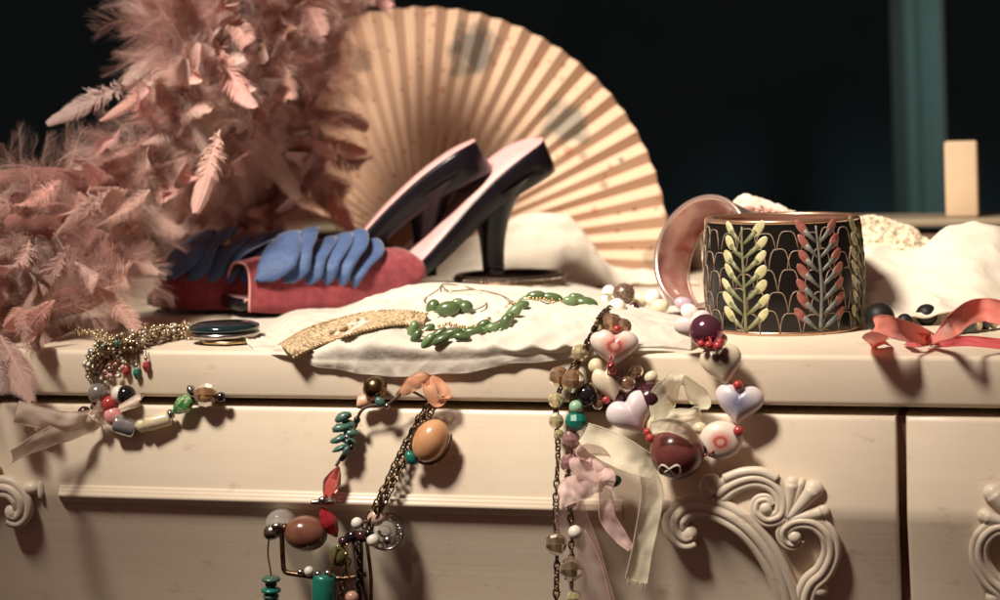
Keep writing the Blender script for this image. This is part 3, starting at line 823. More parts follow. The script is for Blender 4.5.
# ------------------------------------------------------------------ beads, chains, ribbons
def bead(parent, px, py, rx, ry=None, ang=0, mat=None, P=None, off=None, shape='sphere', name='bead', seg=20, rz=None, pos=None, tilt=0):
    """bead of radii rx, ry photo pixels, long axis turned by ang degrees (anticlockwise) in the picture plane"""
    ry = ry or rx
    if pos is not None: c = Vector(pos)
    elif P is not None: c = at(px, py, P)
    else: c = fr(px, py, (off if off is not None else min(rx, ry) * SP + .001))
    s = (c.y + D) / F
    m = MB(); X, Y, Z = Vector((1, 0, 0)), Vector((0, 1, 0)), Vector((0, 0, 1))
    smooth = True
    if shape == 'sphere': m.ell((0, 0, 0), (Z, Y, X), (1, 1, 1), seg, seg // 2 + 2)
    elif shape == 'facet':
        m.ell((0, 0, 0), (Z, Y, X), (1, 1, 1), 9, 6); smooth = False
    elif shape == 'crystal':
        m.lathe([(.12, -1), (.62, -.62), (1, -.12), (1, .12), (.62, .62), (.12, 1)], 7, (0, 0, 0), (Y, Z, X)); smooth = False
        m.f.append(tuple(range(6, -1, -1))); m.f.append(tuple(5 * 7 + k for k in range(7)))
    elif shape == 'cyl':
        m.lathe([(.0, -1), (.7, -1), (.93, -.92), (1, -.75), (1, .75), (.93, .92), (.7, 1), (.0, 1)], 24, (0, 0, 0), (Y, Z, X))
    elif shape == 'disc':
        m.lathe([(.15, -1), (.7, -.9), (1, -.35), (1, .35), (.7, .9), (.15, 1)], 20, (0, 0, 0), (Y, Z, X))
        m.f.append(tuple(range(20))); m.f.append(tuple(5 * 20 + k for k in range(20)))
    elif shape == 'chip':
        m.ell((0, 0, 0), (Z, Y, X), (1, 1, 1), 8, 5)
        m.v = [tuple(Vector(v) * (1 + .28 * noise.noise(Vector(v) * 1.6 + Vector((px, py, 0))))) for v in m.v]
    elif shape == 'heart':
        rows = []
        for j in range(-9, 10):
            pass
        nr, nt = 8, 40
        Vv = []; Ff = []
        for side in (1, -1):
            base = len(Vv)
            for a in range(nr + 1):
                r = math.sin(a / nr * PI / 2)
                for k in range(nt):
                    t = 2 * PI * k / nt
                    hx = 16 * math.sin(t) ** 3 / 16.5; hy = (13 * math.cos(t) - 5 * math.cos(2 * t) - 2 * math.cos(3 * t) - math.cos(4 * t)) / 16.0
                    hy = hy * .92 + .12; hx = hx * .72 + .28 * math.sin(t); hy = hy * .76 + .24 * (math.cos(t) + .0)
                    Vv.append((hx * r, (hy - .05) * r + .05, side * math.cos(a / nr * PI / 2)))
            for a in range(nr):
                for k in range(nt):
                    q = (base + a * nt + k, base + (a + 1) * nt + k, base + (a + 1) * nt + (k + 1) % nt, base + a * nt + (k + 1) % nt)
                    Ff.append(q if side == 1 else q[::-1])
        m.add(Vv, Ff)
    ob = m.build(name, mat, parent, smooth=smooth, local=True)
    ob.location = c - rootloc(parent)
    a = math.radians(ang)
    if shape == 'heart':
        # local z faces the camera, local x picture right, y picture up, rolled by ang
        X_ = RV * math.cos(a) + UV_ * math.sin(a); Y_ = -RV * math.sin(a) + UV_ * math.cos(a); Z_ = -FV
        if tilt:
            q = Quaternion(UV_, math.radians(tilt)); X_ = q @ X_; Y_ = q @ Y_; Z_ = q @ Z_
    else:
        X_ = RV * math.cos(a) + UV_ * math.sin(a); Y_ = FV; Z_ = X_.cross(Y_)
        if tilt:
            q = Quaternion(UV_, math.radians(tilt)); X_ = q @ X_; Y_ = q @ Y_; Z_ = q @ Z_
    rot = Matrix((X_, Y_, Z_)).transposed().to_quaternion()
    ob.rotation_mode = 'QUATERNION'; ob.rotation_quaternion = rot
    if shape == 'heart': ob.scale = (rx * s, ry * s, (rz or min(rx, ry) * .55) * s)
    else: ob.scale = (rx * s, (rz or ry) * s, ry * s)
    return ob
def chain(parent, pts, mat, link=.0042, w=.0026, wire=.00045, name='chain', n=200, jit=.15):
    pts = catmull(pts, n)
    P = resample(pts, link * .72); m = MB()
    for i in range(len(P) - 1):
        t = (P[i + 1] - P[i]).normalized()
        v = FV - t * FV.dot(t); v.normalize(); u = t.cross(v)
        a = (PI / 2 if i % 2 else 0) + .6 + random.uniform(-jit, jit)
        b = u * math.cos(a) + v * math.sin(a)
        m.torus((P[i] + P[i + 1]) / 2, t, b, link * .56, w * .5, wire, 10, 5)
    return m.build(name, mat, parent)
def strand(parent, pts, mat=None, r=.0005, n=60, name='thread'):
    return MB().tube(catmull(pts, n), r, 6).build(name, mat or thread_m, parent)
def ribbon(parent, pts, widths, sides, mat, name='ribbon', n=60, nc=9, cup=.15, ruck=.0008, seed=0):
    c = [Vector(p) for p in catmull(pts, n)]
    W = catmull([(x, 0, 0) for x in widths], n); S = catmull([tuple(s) for s in sides], n)
    G = []
    for i in range(n):
        t = (c[min(i + 1, n - 1)] - c[max(i - 1, 0)]).normalized()
        sd = Vector(S[i]); sd = (sd - t * sd.dot(t)).normalized(); nn = t.cross(sd)
        row = []
        for k in range(nc):
            a = k / (nc - 1) * 2 - 1; wd = max(W[i][0], .0004)
            nz = noise.noise(Vector((i * .13 + seed, a * 1.6, seed * 3.1)))
            row.append(c[i] + sd * (a * wd * .5) + nn * ((a * a - .5) * wd * cup + ruck * nz * 1.0))
        G.append(row)
    ob = MB().grid(G)
    for k in (0, nc - 1): ob.tube([r_[k] for r_ in G], .00032, 5)
    return ob.build(name, mat, parent)
R_, U_ = RV, UV_
def sd(ang, depth=0):
    a = math.radians(ang); return RV * math.cos(a) + UV_ * math.sin(a) + FV * depth

# --- green bead necklace on the scarf
gn = empty('necklace', 'green stone bead necklace with gold wire loops lying on the white scarf', 'necklace', at(470, 320, .07))
low = [(413, 331, 70, 9, 4.5, jadepale), (424, 334, 38, 12, 5, jade), (435, 338, 40, 13, 4, jade), (452, 334, 15, 10, 4, jade), (473, 333, 5, 10, 4.5, jade), (492, 329, 20, 8, 4.5, jadepale), (505, 325, 75, 9, 5, jade), (513, 314, 45, 11, 5, jadepale), (521, 307, 20, 8, 4, jade),
       (536, 297, 5, 9, 4.5, jade), (552, 299, -8, 10, 4.5, jade), (570, 302, -5, 7, 4, jadepale), (586, 305, -10, 11, 6, jade), (433, 310, 80, 9, 6, jade), (448, 310, 8, 11, 6.5, jade), (465, 309, 30, 7.5, 6.5, jade), (482, 333, 40, 6, 3.5, jadepale), (500, 333, 50, 6, 3.5, jade)]
low += [(441, 341, 25, 9, 4, jade), (428, 342, 50, 9, 4, jadepale), (462, 338, -10, 8, 4, jade), (483, 326, 30, 7, 4, jade), (416, 338, 60, 8, 4, jade), (509, 320, 60, 7, 4, jade), (527, 301, 15, 7, 4, jadepale), (457, 304, 20, 6, 4, jadepale), (577, 299, -10, 8, 4, jade)]
for px, py, a, rx, ry, mt in low:
    rx *= 1.12; ry *= 1.22
    bead(gn, px, py - 1, rx, ry, a, mt, P=scarf_y(px, py) - .006)
def SC(px, py, d=.007): return at(px, py, scarf_y(px, py) - d)
strand(gn, [SC(400, 325), SC(418, 330), SC(436, 330), SC(455, 328), SC(478, 327), SC(497, 322), SC(508, 314), SC(519, 303), SC(540, 298), SC(565, 300), SC(590, 302)], gold, .0006, 70, 'wire')
strand(gn, [SC(432, 306), SC(424, 300), SC(438, 290), SC(445, 284), SC(470, 288), SC(484, 296), SC(486, 304), SC(474, 310), SC(452, 314), SC(434, 312)], gold, .00045, 70, 'wire')
strand(gn, [SC(442, 286), SC(450, 291), SC(478, 290), SC(505, 297), SC(514, 306)], gold, .00045, 40, 'wire')
mb = MB()
for k in range(60):
    t = k / 59; p = catmull([SC(440, 325), SC(480, 325), SC(515, 302), SC(545, 300), SC(592, 303)], 60)[k]
    mb.ell(Vector(p) + Vector((random.uniform(-.001, .001), -.001, random.uniform(-.001, .0015))), (RV, FV, UV_), (.0012, .0012, .0012), 7, 5)
mb.build('seed_beads', gold, gn)

# --- bangle under the heel
bc = at(510, 281, .345); bc.z = .0165
dkm = M('dark_bangle_metal', (.03, .018, .014), .55, .6)
bg = empty('bangle', 'flat dark jewelled bangle lying under the heel of the front shoe', 'bangle', (bc.x, bc.y, bc.z - .008))
for dz, rr, mt, nm in ((-.0045, .042, dkm, 'ring'), (-.0005, .0425, bronze, 'ring'), (.0030, .042, dkm, 'ring')):
    MB().lathe([(rr + .0025 * math.cos(a), dz + .0021 * math.sin(a)) for a in [2 * PI * k / 10 for k in range(10)]], 64, bc, closed=True).build(nm, mt, bg)
mb = MB()
for k in range(90):
    a = 2 * PI * k / 90
    for dz in (-.0030, .0018):
        mb.ell(bc + Vector((.0445 * math.cos(a), .0445 * math.sin(a), dz)), (RV, FV, UV_), (.0013, .0013, .0011), 6, 4)
mb.build('gem_row', M('smoky_gem', (.20, .14, .10), .2, .7, col2=(.60, .52, .42), vscale=420, contrast=(.55, .6)), bg)

# --- compact in front of the toe
cc = at(222, 330, .085); cc = Vector((cc.x, .098, .0))
cp = empty('compact', 'round dark teal lacquered compact lying closed by the open toe', 'compact', cc)
MB().lathe([(0, .0035), (.021, .0035), (.0235, .0048), (.0235, .0072), (.022, .0080), (0, .0082)], 48, cc).build('base', silver, cp)
MB().lathe([(0, .0084), (.0225, .0084), (.0238, .0094), (.0232, .0118), (.019, .0135), (0, .0142)], 48, cc).build('lid', tealtop, cp)
tr = empty('pendant', 'flat gold pendant lying under the dark compact', 'pendant', cc)
MB().lathe([(0, .0004), (.016, .0004), (.021, .0014), (.021, .0028), (0, .0032)], 8, cc + Vector((.004, -.004, 0))).build('plate', gold, tr)
MB().torus(cc + Vector((.026, -.008, .0016)), Vector((1, 0, 0)), Vector((0, 1, 0)), .003, .003, .0006, 14, 6).build('bail', gold, tr)

# --- gold seed chain, hanging at the left
sg = empty('bracelet', 'knotted gold seed bead chain trailing off the edge with tiny crystal drops', 'bracelet', top(130, 345))
mb, mp_, ms_ = MB(), MB(), MB()
def tl(px, py, h=.003): return top(px, py, h)
pth = [tl(196, 334, .004), tl(180, 332, .005), tl(160, 334, .006), tl(143, 338, .006), fr(132, 342, .001), fr(118, 346, .003), fr(104, 350, .004), fr(94, 358, .004), fr(91, 372, .003)]
for p in catmull(pth, 150):
    for k in range(5):
        q = Vector(p) + Vector((random.gauss(0, .0022), random.gauss(0, .0016) - .001, random.gauss(0, .0026)))
        r = random.uniform(.0011, .0019)
        if random.random() < .45:
            va = Vector((random.gauss(0, 1), random.gauss(0, 1), random.gauss(0, 1))).normalized(); vb = va.orthogonal().normalized()
            mb.torus(q, va, vb, .0021, .0016, .00042, 9, 5)
        else: random.choice((mb, mb, mb, ms_)).ell(q, (RV, FV, UV_), (r, r, r), 7, 5)
for p in catmull([tl(60, 332, .004), tl(80, 333, .004), tl(100, 337, .004), fr(120, 342, .002)], 50):
    for k in range(3):
        r = random.uniform(.0009, .0015)
        mb.ell(Vector(p) + Vector((random.gauss(0, .0018), random.gauss(0, .002), abs(random.gauss(0, .0018)))), (RV, FV, UV_), (r, r, r), 7, 5)
for k in range(70):
    px = random.uniform(91, 124); top_ = 352 if px > 96 else 350
    q = fr(px, random.uniform(top_, 383 - abs(px - 104) * .35), random.uniform(.0015, .004)); r = random.uniform(.0010, .0019)
    random.choice((mp_, mp_, ms_, mb)).ell(q, (RV, FV, UV_), (r, r, r), 7, 5)
mb.build('gold_beads', M('seed_gold', (.34, .25, .15), .3, .9, col2=(.66, .54, .38), vscale=500), sg)
mp_.build('pink_beads', M('seed_pink', (.75, .42, .36), .2, coat=.5), sg)
ms_.build('pale_beads', M('seed_pale', (.74, .70, .60), .2, coat=.5, metal=.3), sg)
for px, py, mt in ((126, 371, redbead), (136.5, 373, turq), (146, 366, redbead)):
    bead(sg, px, py, 6.5, 3.6, 90, mt, off=.003, shape='crystal', name='drop')
    strand(sg, [fr(px, py - 5, .003), fr(px, py - 12, .003), fr(px - 1, py - 20, .002)], gold, .0004, 8, 'wire')
    bead(sg, px, py - 8, 2, mat=gold, off=.003, name='cap')
for px, py, mt in ((103, 347, turq_s), (117, 343, turq_s), (92, 352, silverbead)): bead(sg, px, py, 4.5, mat=mt, off=.006)

# --- bead bracelet with peach ribbon, far left of the drawer
lb = empty('bracelet', 'bracelet of grey, red, silver, cream and green beads tied with a peach ribbon', 'bracelet', fr(140, 410, .0))
LBs = [(98, 393, 10, 10, 0, greypearl, 'sphere'), (126, 395, 10, 10, 0, blackbead, 'sphere'), (119, 394, 8, 9, 0, whitepearl, 'sphere'), (84, 412, 6.5, 6, 20, maroon_d, 'sphere'), (94, 407, 4, 4, 0, thread_m, 'sphere'),
       (110, 404, 8, 9, -60, redbead, 'disc'), (114, 416, 11, 9.5, -50, pinkbead, 'sphere'), (125, 426, 11.5, 9.5, -18, silverbead, 'cyl'), (142, 425, 6, 7, 15, creambead, 'disc'), (158, 421, 13, 7.5, 14, creambead, 'cyl'),
       (184, 404, 14.5, 9, 38, greenglass, 'crystal'), (192, 391, 4, 7, 30, silver, 'disc'), (206, 395, 12.5, 12, 0, amber, 'facet'), (221, 397, 4.5, 5, 0, blackbead, 'disc'), (149, 424, 3, 4, 10, gold, 'disc'), (171, 414, 3, 5, 30, silver, 'disc')]
for px, py, rx, ry, a, mt, sh in LBs:
    bead(lb, px, py, rx, ry, a, mt, shape=sh, off=max(.008, min(rx, ry) * SP))
strand(lb, [fr(224, 397, .008), fr(206, 395, .008), fr(184, 404, .008), fr(160, 421, .008), fr(125, 426, .008), fr(112, 408, .008), fr(100, 394, .009)], None, .0006)
strand(lb, [fr(84, 412, .006), fr(64, 412, .006), fr(40, 408, .006)], None, .0005)
bead(lb, 42, 427, 8, 8, 0, whitepearl, off=.010); bead(lb, 29, 430, 5, 5, 0, creambead, off=.008)
ribbon(lb, [fr(104, 402, .014), fr(97, 418, .012), fr(80, 428, .016), fr(52, 437, .030), fr(30, 448, .042), fr(11, 459, .052)], [.006, .013, .0145, .014, .014, .0145], [sd(0), sd(40), sd(60), sd(70), sd(58), sd(50)], peachorg, seed=1, cup=.22, ruck=.0012)
ribbon(lb, [fr(100, 410, .016), fr(90, 418, .014), fr(70, 422, .026), fr(42, 418, .036), fr(16, 412, .044)], [.006, .010, .0125, .013, .0145], [sd(30), sd(70), sd(85), sd(85), sd(72)], peachorg, seed=2, cup=.15, ruck=.0012)
ribbon(lb, [fr(118, 408, .016), fr(130, 402, .018), fr(141, 396, .017), fr(139, 402, .014), fr(128, 406, .012), fr(120, 410, .010)], [.003, .0045, .005, .005, .0045, .003], [sd(60, .3)] * 3 + [sd(60, -.3)] * 3, peachorg, seed=3, cup=.1, ruck=.0004)

# --- centre necklace hanging from the drawer gap
cn = empty('necklace', 'boho necklace with red crystals, turquoise chips, brown pearl and a big peach pearl', 'necklace', fr(375, 405, .0))
bead(cn, 375, 388, 12.5, 12, 35, brassbead, off=.010)
bead(cn, 364, 401, 9, 7, 30, coral_chip, off=.008, shape='chip')
bead(cn, 380, 402, 6, 4.5, -50, turq_s, off=.017)
bead(cn, 387, 406, 3, 3, 0, silver, off=.015)
strand(cn, [fr(388, 404, .013), fr(374, 405, .014), fr(362, 410, .013), fr(356, 422, .010), fr(350, 440, .010), fr(342, 456, .010), fr(336, 466, .010)], None, .0010, 50, 'cord')
strand(cn, [fr(388, 404, .013), fr(396, 398, .013), fr(408, 390, .012), fr(432, 402, .010), fr(440, 403, .010), fr(444, 396, .010)], None, .0009, 50, 'cord')
for px, py, rx, ry, a in ((343, 417, 9, 5, 25), (350, 424, 8, 5, -15), (341, 428, 10, 4.5, 12), (351, 433, 8, 4.5, 5), (339, 439, 9, 4, 20), (349, 441, 8, 4, -10), (340, 448, 9, 3, 25), (346, 450, 6, 3.5, 60)):
    bead(cn, px, py, rx, ry, a, turq_s, shape='chip', off=.010 + random.uniform(-.002, .003), rz=6)
bead(cn, 357, 420, 3.5, 4, 0, blackbead, off=.012); bead(cn, 352, 447, 3, 4, 0, blackbead, off=.011); bead(cn, 347, 437, 2.4, 2.4, 0, silver, off=.016)
bead(cn, 344, 456, 6, 3, 60, blackbead, off=.010)
bead(cn, 332, 483, 18, 9, 68, redcry, off=.009, shape='crystal')
bead(cn, 323, 502, 12, 3, 2, silver, off=.013, shape='cyl'); bead(cn, 323, 500, 5, 4, 0, silver, off=.014)
bead(cn, 329, 522, 17, 9, -62, M('deep_red_crystal', (.55, .03, .05), .08, trans=.5, coat=.3), off=.011, shape='crystal')
bead(cn, 306, 533, 22, 18, -6, brownpearl, off=.012)
bead(cn, 281, 523, 14, 14, 0, clearglass, off=.005, shape='disc', rz=15, tilt=80)
bead(cn, 272, 532, 9, 8, 30, silver, off=.012); bead(cn, 277, 526, 6, 4, 10, silver, off=.016); bead(cn, 285, 528, 4, 5, 0, bronze, off=.016)
strand(cn, [fr(281, 528, .014), fr(282, 540, .014), fr(283, 560, .014), fr(285, 571, .014), fr(296, 574, .014), fr(318, 577, .014), fr(346, 578, .013), fr(366, 574, .012)], bronze, .0017, 60, 'bar')
strand(cn, [fr(269, 536, .013), fr(268, 555, .012), fr(271, 575, .012), fr(272, 612, .012)], gold, .0006, 30, 'wire')
for py, rx, mt in ((579, 9.5, turq_s), (584, 6, blackbead), (590, 10, turq), (596, 8, turq_s), (602, 10, turq_s)): bead(cn, 271, py, 3.2, rx, 90, mt, off=.012, shape='disc')
bead(cn, 309, 571, 5, 5, 0, whitepearl, off=.020); bead(cn, 301, 572, 4, 3, 0, silver, off=.018); bead(cn, 318, 574, 3.5, 4, 0, silver, off=.018); bead(cn, 328, 573, 4, 4, 0, silver, off=.018)
bead(cn, 324, 592, 18, 12.5, 88, turq, off=.016, shape='cyl')
bead(cn, 339, 556, 11, 10, 80, M('olive_bead', (.10, .09, .03), .2, coat=.5), off=.013)
strand(cn, [fr(338, 545, .018), fr(333, 562, .020), fr(329, 577, .020)], gold, .0007, 20, 'wire')
strand(cn, [fr(347, 543, .019), fr(347, 556, .021), fr(349, 575, .021), fr(351, 595, .020)], gold, .0007, 20, 'wire')
# chains from the ribbon down to the cluster
chain(cn, [fr(431, 403, .010), fr(418, 425, .009), fr(400, 462, .008), fr(382, 500, .013), fr(366, 534, .012)], bronze, .0062, .0042, .00062, jit=.4)
chain(cn, [fr(436, 404, .008), fr(424, 424, .007), fr(408, 452, .006), fr(388, 494, .012), fr(370, 530, .010)], bronze, .0058, .0040, .0006, jit=.4)
chain(cn, [fr(428, 404, .007), fr(412, 430, .006), fr(396, 462, .006), fr(378, 500, .011), fr(364, 528, .010)], bronze, .0058, .0038, .0006, jit=.4)
bead(cn, 431, 441, 23, 18, 62, pearlpeach, off=.012)
cpts = []
for k in range(25):
    a = math.radians(62 + 180 + (k - 12) * 11); ex, ey = 24 * math.cos(a - math.radians(62)), 19 * math.sin(a - math.radians(62))
    ca, sa = math.cos(math.radians(62)), math.sin(math.radians(62))
    cpts.append(fr(431 + ex * ca - ey * sa, 441 - (ex * sa + ey * ca), .012))
strand(cn, cpts, bronze, .0008, 40, 'setting')
bead(cn, 411, 458, 8, 5.5, -60, turq, off=.013)
bead(cn, 425, 462, 2.5, 2.5, 0, clearglass, off=.012); bead(cn, 434, 464, 2.5, 2.5, 0, clearglass, off=.010)
# apricot ribbon loops
ribbon(cn, [fr(396, 396, .012), fr(404, 391, .014), fr(412, 384, .016), fr(424, 379, .014), fr(430, 383, .012)], [.002, .006, .009, .008, .004], [sd(-50), sd(-70), sd(-80), sd(-90), sd(-60)], orangeorg, seed=5)
ribbon(cn, [fr(426, 379, .012), fr(430, 390, .015), fr(436, 402, .014), fr(444, 400, .012), (fr(446, 394, .010)), fr(438, 384, .009), fr(430, 379, .010)], [.006, .008, .006, .004, .006, .007, .005], [sd(0), sd(10), sd(30), sd(60), sd(30), sd(10), sd(0)], orangeorg, seed=6, cup=.25)
# lower cluster: filigree disc, pearls, dark drops
ms = MB()
fc = fr(385, 531, .006)
for rr, wd in ((.0115, .0009), (.0075, .0007), (.0035, .0008)): ms.torus(fc, RV, UV_, rr, rr, wd, 26, 6)
for k in range(10):
    a = 2 * PI * k / 10; ms.torus(fc + RV * (.0095 * math.cos(a)) + UV_ * (.0095 * math.sin(a)), RV, UV_, .0020, .0020, .0006, 10, 5)
ms.build('filigree_disc', silver, cn)
bead(cn, 383, 529, 16, 16, 0, clearglass, off=.003, shape='disc', rz=16, tilt=80, name='glass_disc')
bead(cn, 377, 517, 10, 9, 0, M('rosy_pearl', (.62, .42, .34), .2, coat=.5), off=.009); bead(cn, 373, 540, 6.5, 6.5, 0, whitepearl, off=.014); bead(cn, 388, 540, 5, 5, 0, silver, off=.012); bead(cn, 357, 523, 6, 6, 0, whitepearl, off=.010)
for px, py, rx, ry, a, mt in ((352, 536, 8, 6, 20, blackbead), (362, 536, 7, 6, -20, maroon_d), (344, 541, 6, 5, 0, maroon_d), (369, 533, 5, 4, 0, blackbead)): bead(cn, px, py, rx, ry, a, mt, off=.014)
for x0, x1, x2, mt, rr in ((361, 362, 368, bronze, .0012), (366, 371, 371, bronze, .0012), (356, 357, 354, thread_m, .0010), (352, 358, 362, bronze, .0009)):
    strand(cn, [fr(x0, 537, .014), fr((x0 + x1) / 2, 555, .016), fr(x1, 578, .015), fr(x2, 606, .014)], mt, rr, 30, 'wire')
chain(cn, [fr(349, 560, .012), fr(345, 575, .013), fr(340, 600, .013)], bronze, .005, .0035, .0006)
chain(cn, [fr(358, 545, .017), fr(360, 570, .018), fr(357, 606, .017)], M('black_chain', (.03, .022, .02), .3, .9), .005, .0035, .0007)
bead(cn, 352, 597, 7, 6.5, 0, M('rosy_bead', (.50, .28, .22), .22, coat=.5), off=.020)
bead(cn, 346, 554, 2.5, 2.5, 0, gold, off=.022)

# --- amber crystal chain
ac = empty('necklace', 'long bronze chain necklace with smoky amber crystals and one teal bead', 'necklace', fr(575, 380, .0))
chain(ac, [top(612, 306, .012), fr(600, 318, .006), fr(588, 342, .007), fr(577, 362, .008), fr(562, 384, .010), fr(556, 410, .010), fr(558, 450, .010), fr(556, 500, .010), fr(557, 550, .010), fr(556, 612, .010)], bronze, .0058, .0036, .00062, n=300, jit=.5)
chain(ac, [fr(598, 322, .010), fr(585, 350, .012), fr(575, 372, .010), fr(572, 400, .012), fr(570, 440, .012), fr(568, 480, .012), fr(571, 530, .012), fr(572, 612, .012)], bronze, .0056, .0034, .0006, n=300, jit=.5)
for px, py, rx, mt, off in ((580, 353, 9, paleyel, .010), (559, 377, 11, amber, .012), (573, 381, 12, amber, .014), (556, 400, 8, paleyel, .014), (556, 421, 8, paleyel, .012), (586, 395, 12, blackbead, .010), (596, 392, 11, amber, .006),
                            (576, 407, 7, M('pale_green_bead', (.30, .50, .32), .2, coat=.5), .016), (571, 440, 9.5, mauve, .012), (569, 463, 9.5, mauve, .011), (556, 544, 11.5, smoky, .012), (571, 569, 12, smoky, .014), (575, 532, 7, whitepearl, .013), (571, 502, 6, whitepearl, .012), (574, 598, 8, paleyel, .012), (559, 434, 5, paleyel, .012)):
    bead(ac, px, py, rx, mat=mt, off=off, shape='facet' if mt in (amber, smoky, paleyel, mauve) else 'sphere')
bead(ac, 576, 421, 11, 10, 0, turq, off=.015, shape='facet')
for px, py, rx, mt, h in ((606, 302, 9, paleyel, .014), (624, 294, 11, M('brown_glitter_bead', (.11, .065, .05), .3, metal=.3, col2=(.30, .20, .15), vscale=7, contrast=(.5, .6)), .018), (609, 292, 7, whitepearl, .016), (617, 307, 9, whitepearl, .014), (612, 325, 12, amber, .0), (623, 327, 9, amber, .0), (601, 326, 8, paleyel, .0)):
    if h: bead(ac, px, py, rx, mat=mt, pos=top(px, py, h), shape='facet' if mt in (paleyel,) else 'sphere')
    else: bead(ac, px, py, rx, mat=mt, pos=fr(px, py, .006), shape='facet')

# --- ceramic heart necklace
hn = empty('necklace', 'necklace of pastel ceramic hearts and a maroon ball tied with cream and pink ribbons', 'necklace', fr(680, 380, 0))
WP = (.84, .74, .70)
h_red = glaze('heart_red_dab', (.80, .66, .59), (.76, .40, .33), (0, .10), (.42, .66), ring=(.50, .11, .09))
d_red = glaze('disc_red_ring', (.82, .70, .60), (.76, .40, .33), (0, 0), (.42, .62), ring=(.50, .11, .09), xz=True)
h_blue = glaze('heart_blue_dab', (.72, .65, .67), (.20, .20, .32), (0, .12), (.14, .72))
h_brown = glaze('heart_brown_dab', (.76, .66, .48), (.15, .11, .08), (.15, .2), (.2, .75))
h_lav = glaze('heart_lavender', (.76, .68, .70), (.66, .52, .57), (.1, 0), (.1, .8))
h_half = glaze('heart_cream_brown', (.74, .64, .48), (.20, .13, .08), (.75, .2), (.3, .75))
h_shell = glaze('pale_pink_shell', (.84, .68, .64), (.80, .48, .42), (.4, 0), (.1, .6))
bead(hn, 614, 347, 25, 22, -4, h_red, off=.014, shape='heart', name='heart_bead')
bead(hn, 609, 383, 16, 22, 18, h_half, off=.012, shape='heart', name='heart_bead')
bead(hn, 632, 414, 25, 25, 28, h_lav, off=.017, shape='heart', name='heart_bead')
bead(hn, 648, 398, 15, 20, -50, maroon_d, off=.009)
bead(hn, 655, 425, 12, 14, 30, creambead, off=.010)
bead(hn, 722, 364, 22, 24, 14, h_brown, off=.013, shape='heart', name='heart_bead', tilt=-20)
bead(hn, 739, 403, 25, 24, -6, h_blue, off=.013, shape='heart', name='heart_bead', tilt=-12)
bead(hn, 721, 440, 22, 19.5, 12, d_red, off=.012, name='bead', tilt=-8, rz=11)
big = bead(hn, 677, 452, 27.5, 27, 0, maroon, off=.019, name='ball_bead', seg=36)
mb = MB(); bc_ = fr(677, 452, .019); s_ = (bc_.y + D) / F
sw = []
for k in range(60):
    t = k / 59
    a = -.35 + t * 2 * PI * .93
    x = -10 + 10.5 * math.sin(a) + 2 * t; y = -13.5 + 5.2 * math.sin(2 * a) - 1.5 * t
    r2 = 27.4 ** 2 - x * x - y * y
    sw.append(bc_ + (RV * x + UV_ * y - FV * math.sqrt(max(r2, 1))) * s_)
mb.tube(sw, .0006, 6)
mb.build('swirl', whitewire, hn)
bead(hn, 706, 331, 17, 17, 0, purplemet, off=.012, seg=28)
bead(hn, 694, 326, 20, 17, 20, h_shell, off=.006, shape='heart', name='heart_bead')
bead(hn, 712, 341, 16, 9, 10, M('pink_glass_disc', (.70, .36, .38), .1, trans=.3, coat=.5), off=.010)
for px, py, r, of in ((718, 346, 5, .024), (709, 345, 4.5, .024), (701, 344, 4, .022), (738, 385, 5, .018), (738.5, 431, 5.5, .018), (650, 438, 4.5, .024), (647, 432, 4, .022), (611, 367, 4.5, .018), (613, 371, 4, .017), (606, 400, 4, .018), (617, 329, 4, .014), (698, 458, 4, .022), (720, 342, 4, .022)):
    bead(hn, px, py, r, mat=redbead, off=of, name='spacer')
for px, py, rx, ry, a, mt, h in ((653, 298, 9, 9, 0, whitepearl, .014), (670, 297, 11, 9, -10, h_shell, .014), (684, 304, 10, 7, -20, M('lilac_bead', (.48, .36, .42), .2, coat=.5), .013), (676, 291, 6, 5, 0, M('olive_grey_bead', (.20, .18, .13), .3), .016), (640, 300, 8, 8, 0, creambead, .012), (634, 308, 6, 6, 0, maroon_d, .010), (660, 306, 9, 7, 0, creambead, .010), (690, 312, 10, 8, -30, h_shell, .010)):
    bead(hn, px, py, rx, ry, a, mt, pos=top(px, py, h))
strand(hn, [top(640, 298, .012), top(665, 298, .012), top(690, 312, .010), fr(706, 332, .012), fr(722, 364, .013), fr(738, 402, .013), fr(728, 436, .014), fr(700, 458, .018), fr(677, 452, .019), fr(648, 432, .018), fr(620, 410, .014), fr(608, 384, .012), fr(612, 348, .012), top(622, 312, .012)], redbead, .0005, 90)
for px, py, rx, ry, a, mt, of in ((627, 384, 10, 9, 0, amber, .009), (664, 408, 9, 10, 0, creambead, .008), (596, 366, 8, 8, 0, creambead, .009), (636, 372, 8, 7, 20, amber, .007), (618, 398, 8, 7, 0, maroon_d, .009), (660, 437, 7, 8, 0, M('olive_cream_bead', (.42, .36, .20), .3), .012), (700, 428, 7, 6, 0, creambead, .009), (706, 447, 6, 6, 0, maroon, .013), (598, 404, 6, 6, 0, amber, .008), (651, 377, 7, 6, 30, creambead, .006), (726, 384, 6, 5, 0, creambead, .008)):
    bead(hn, px, py, rx, ry, a, mt, off=of)
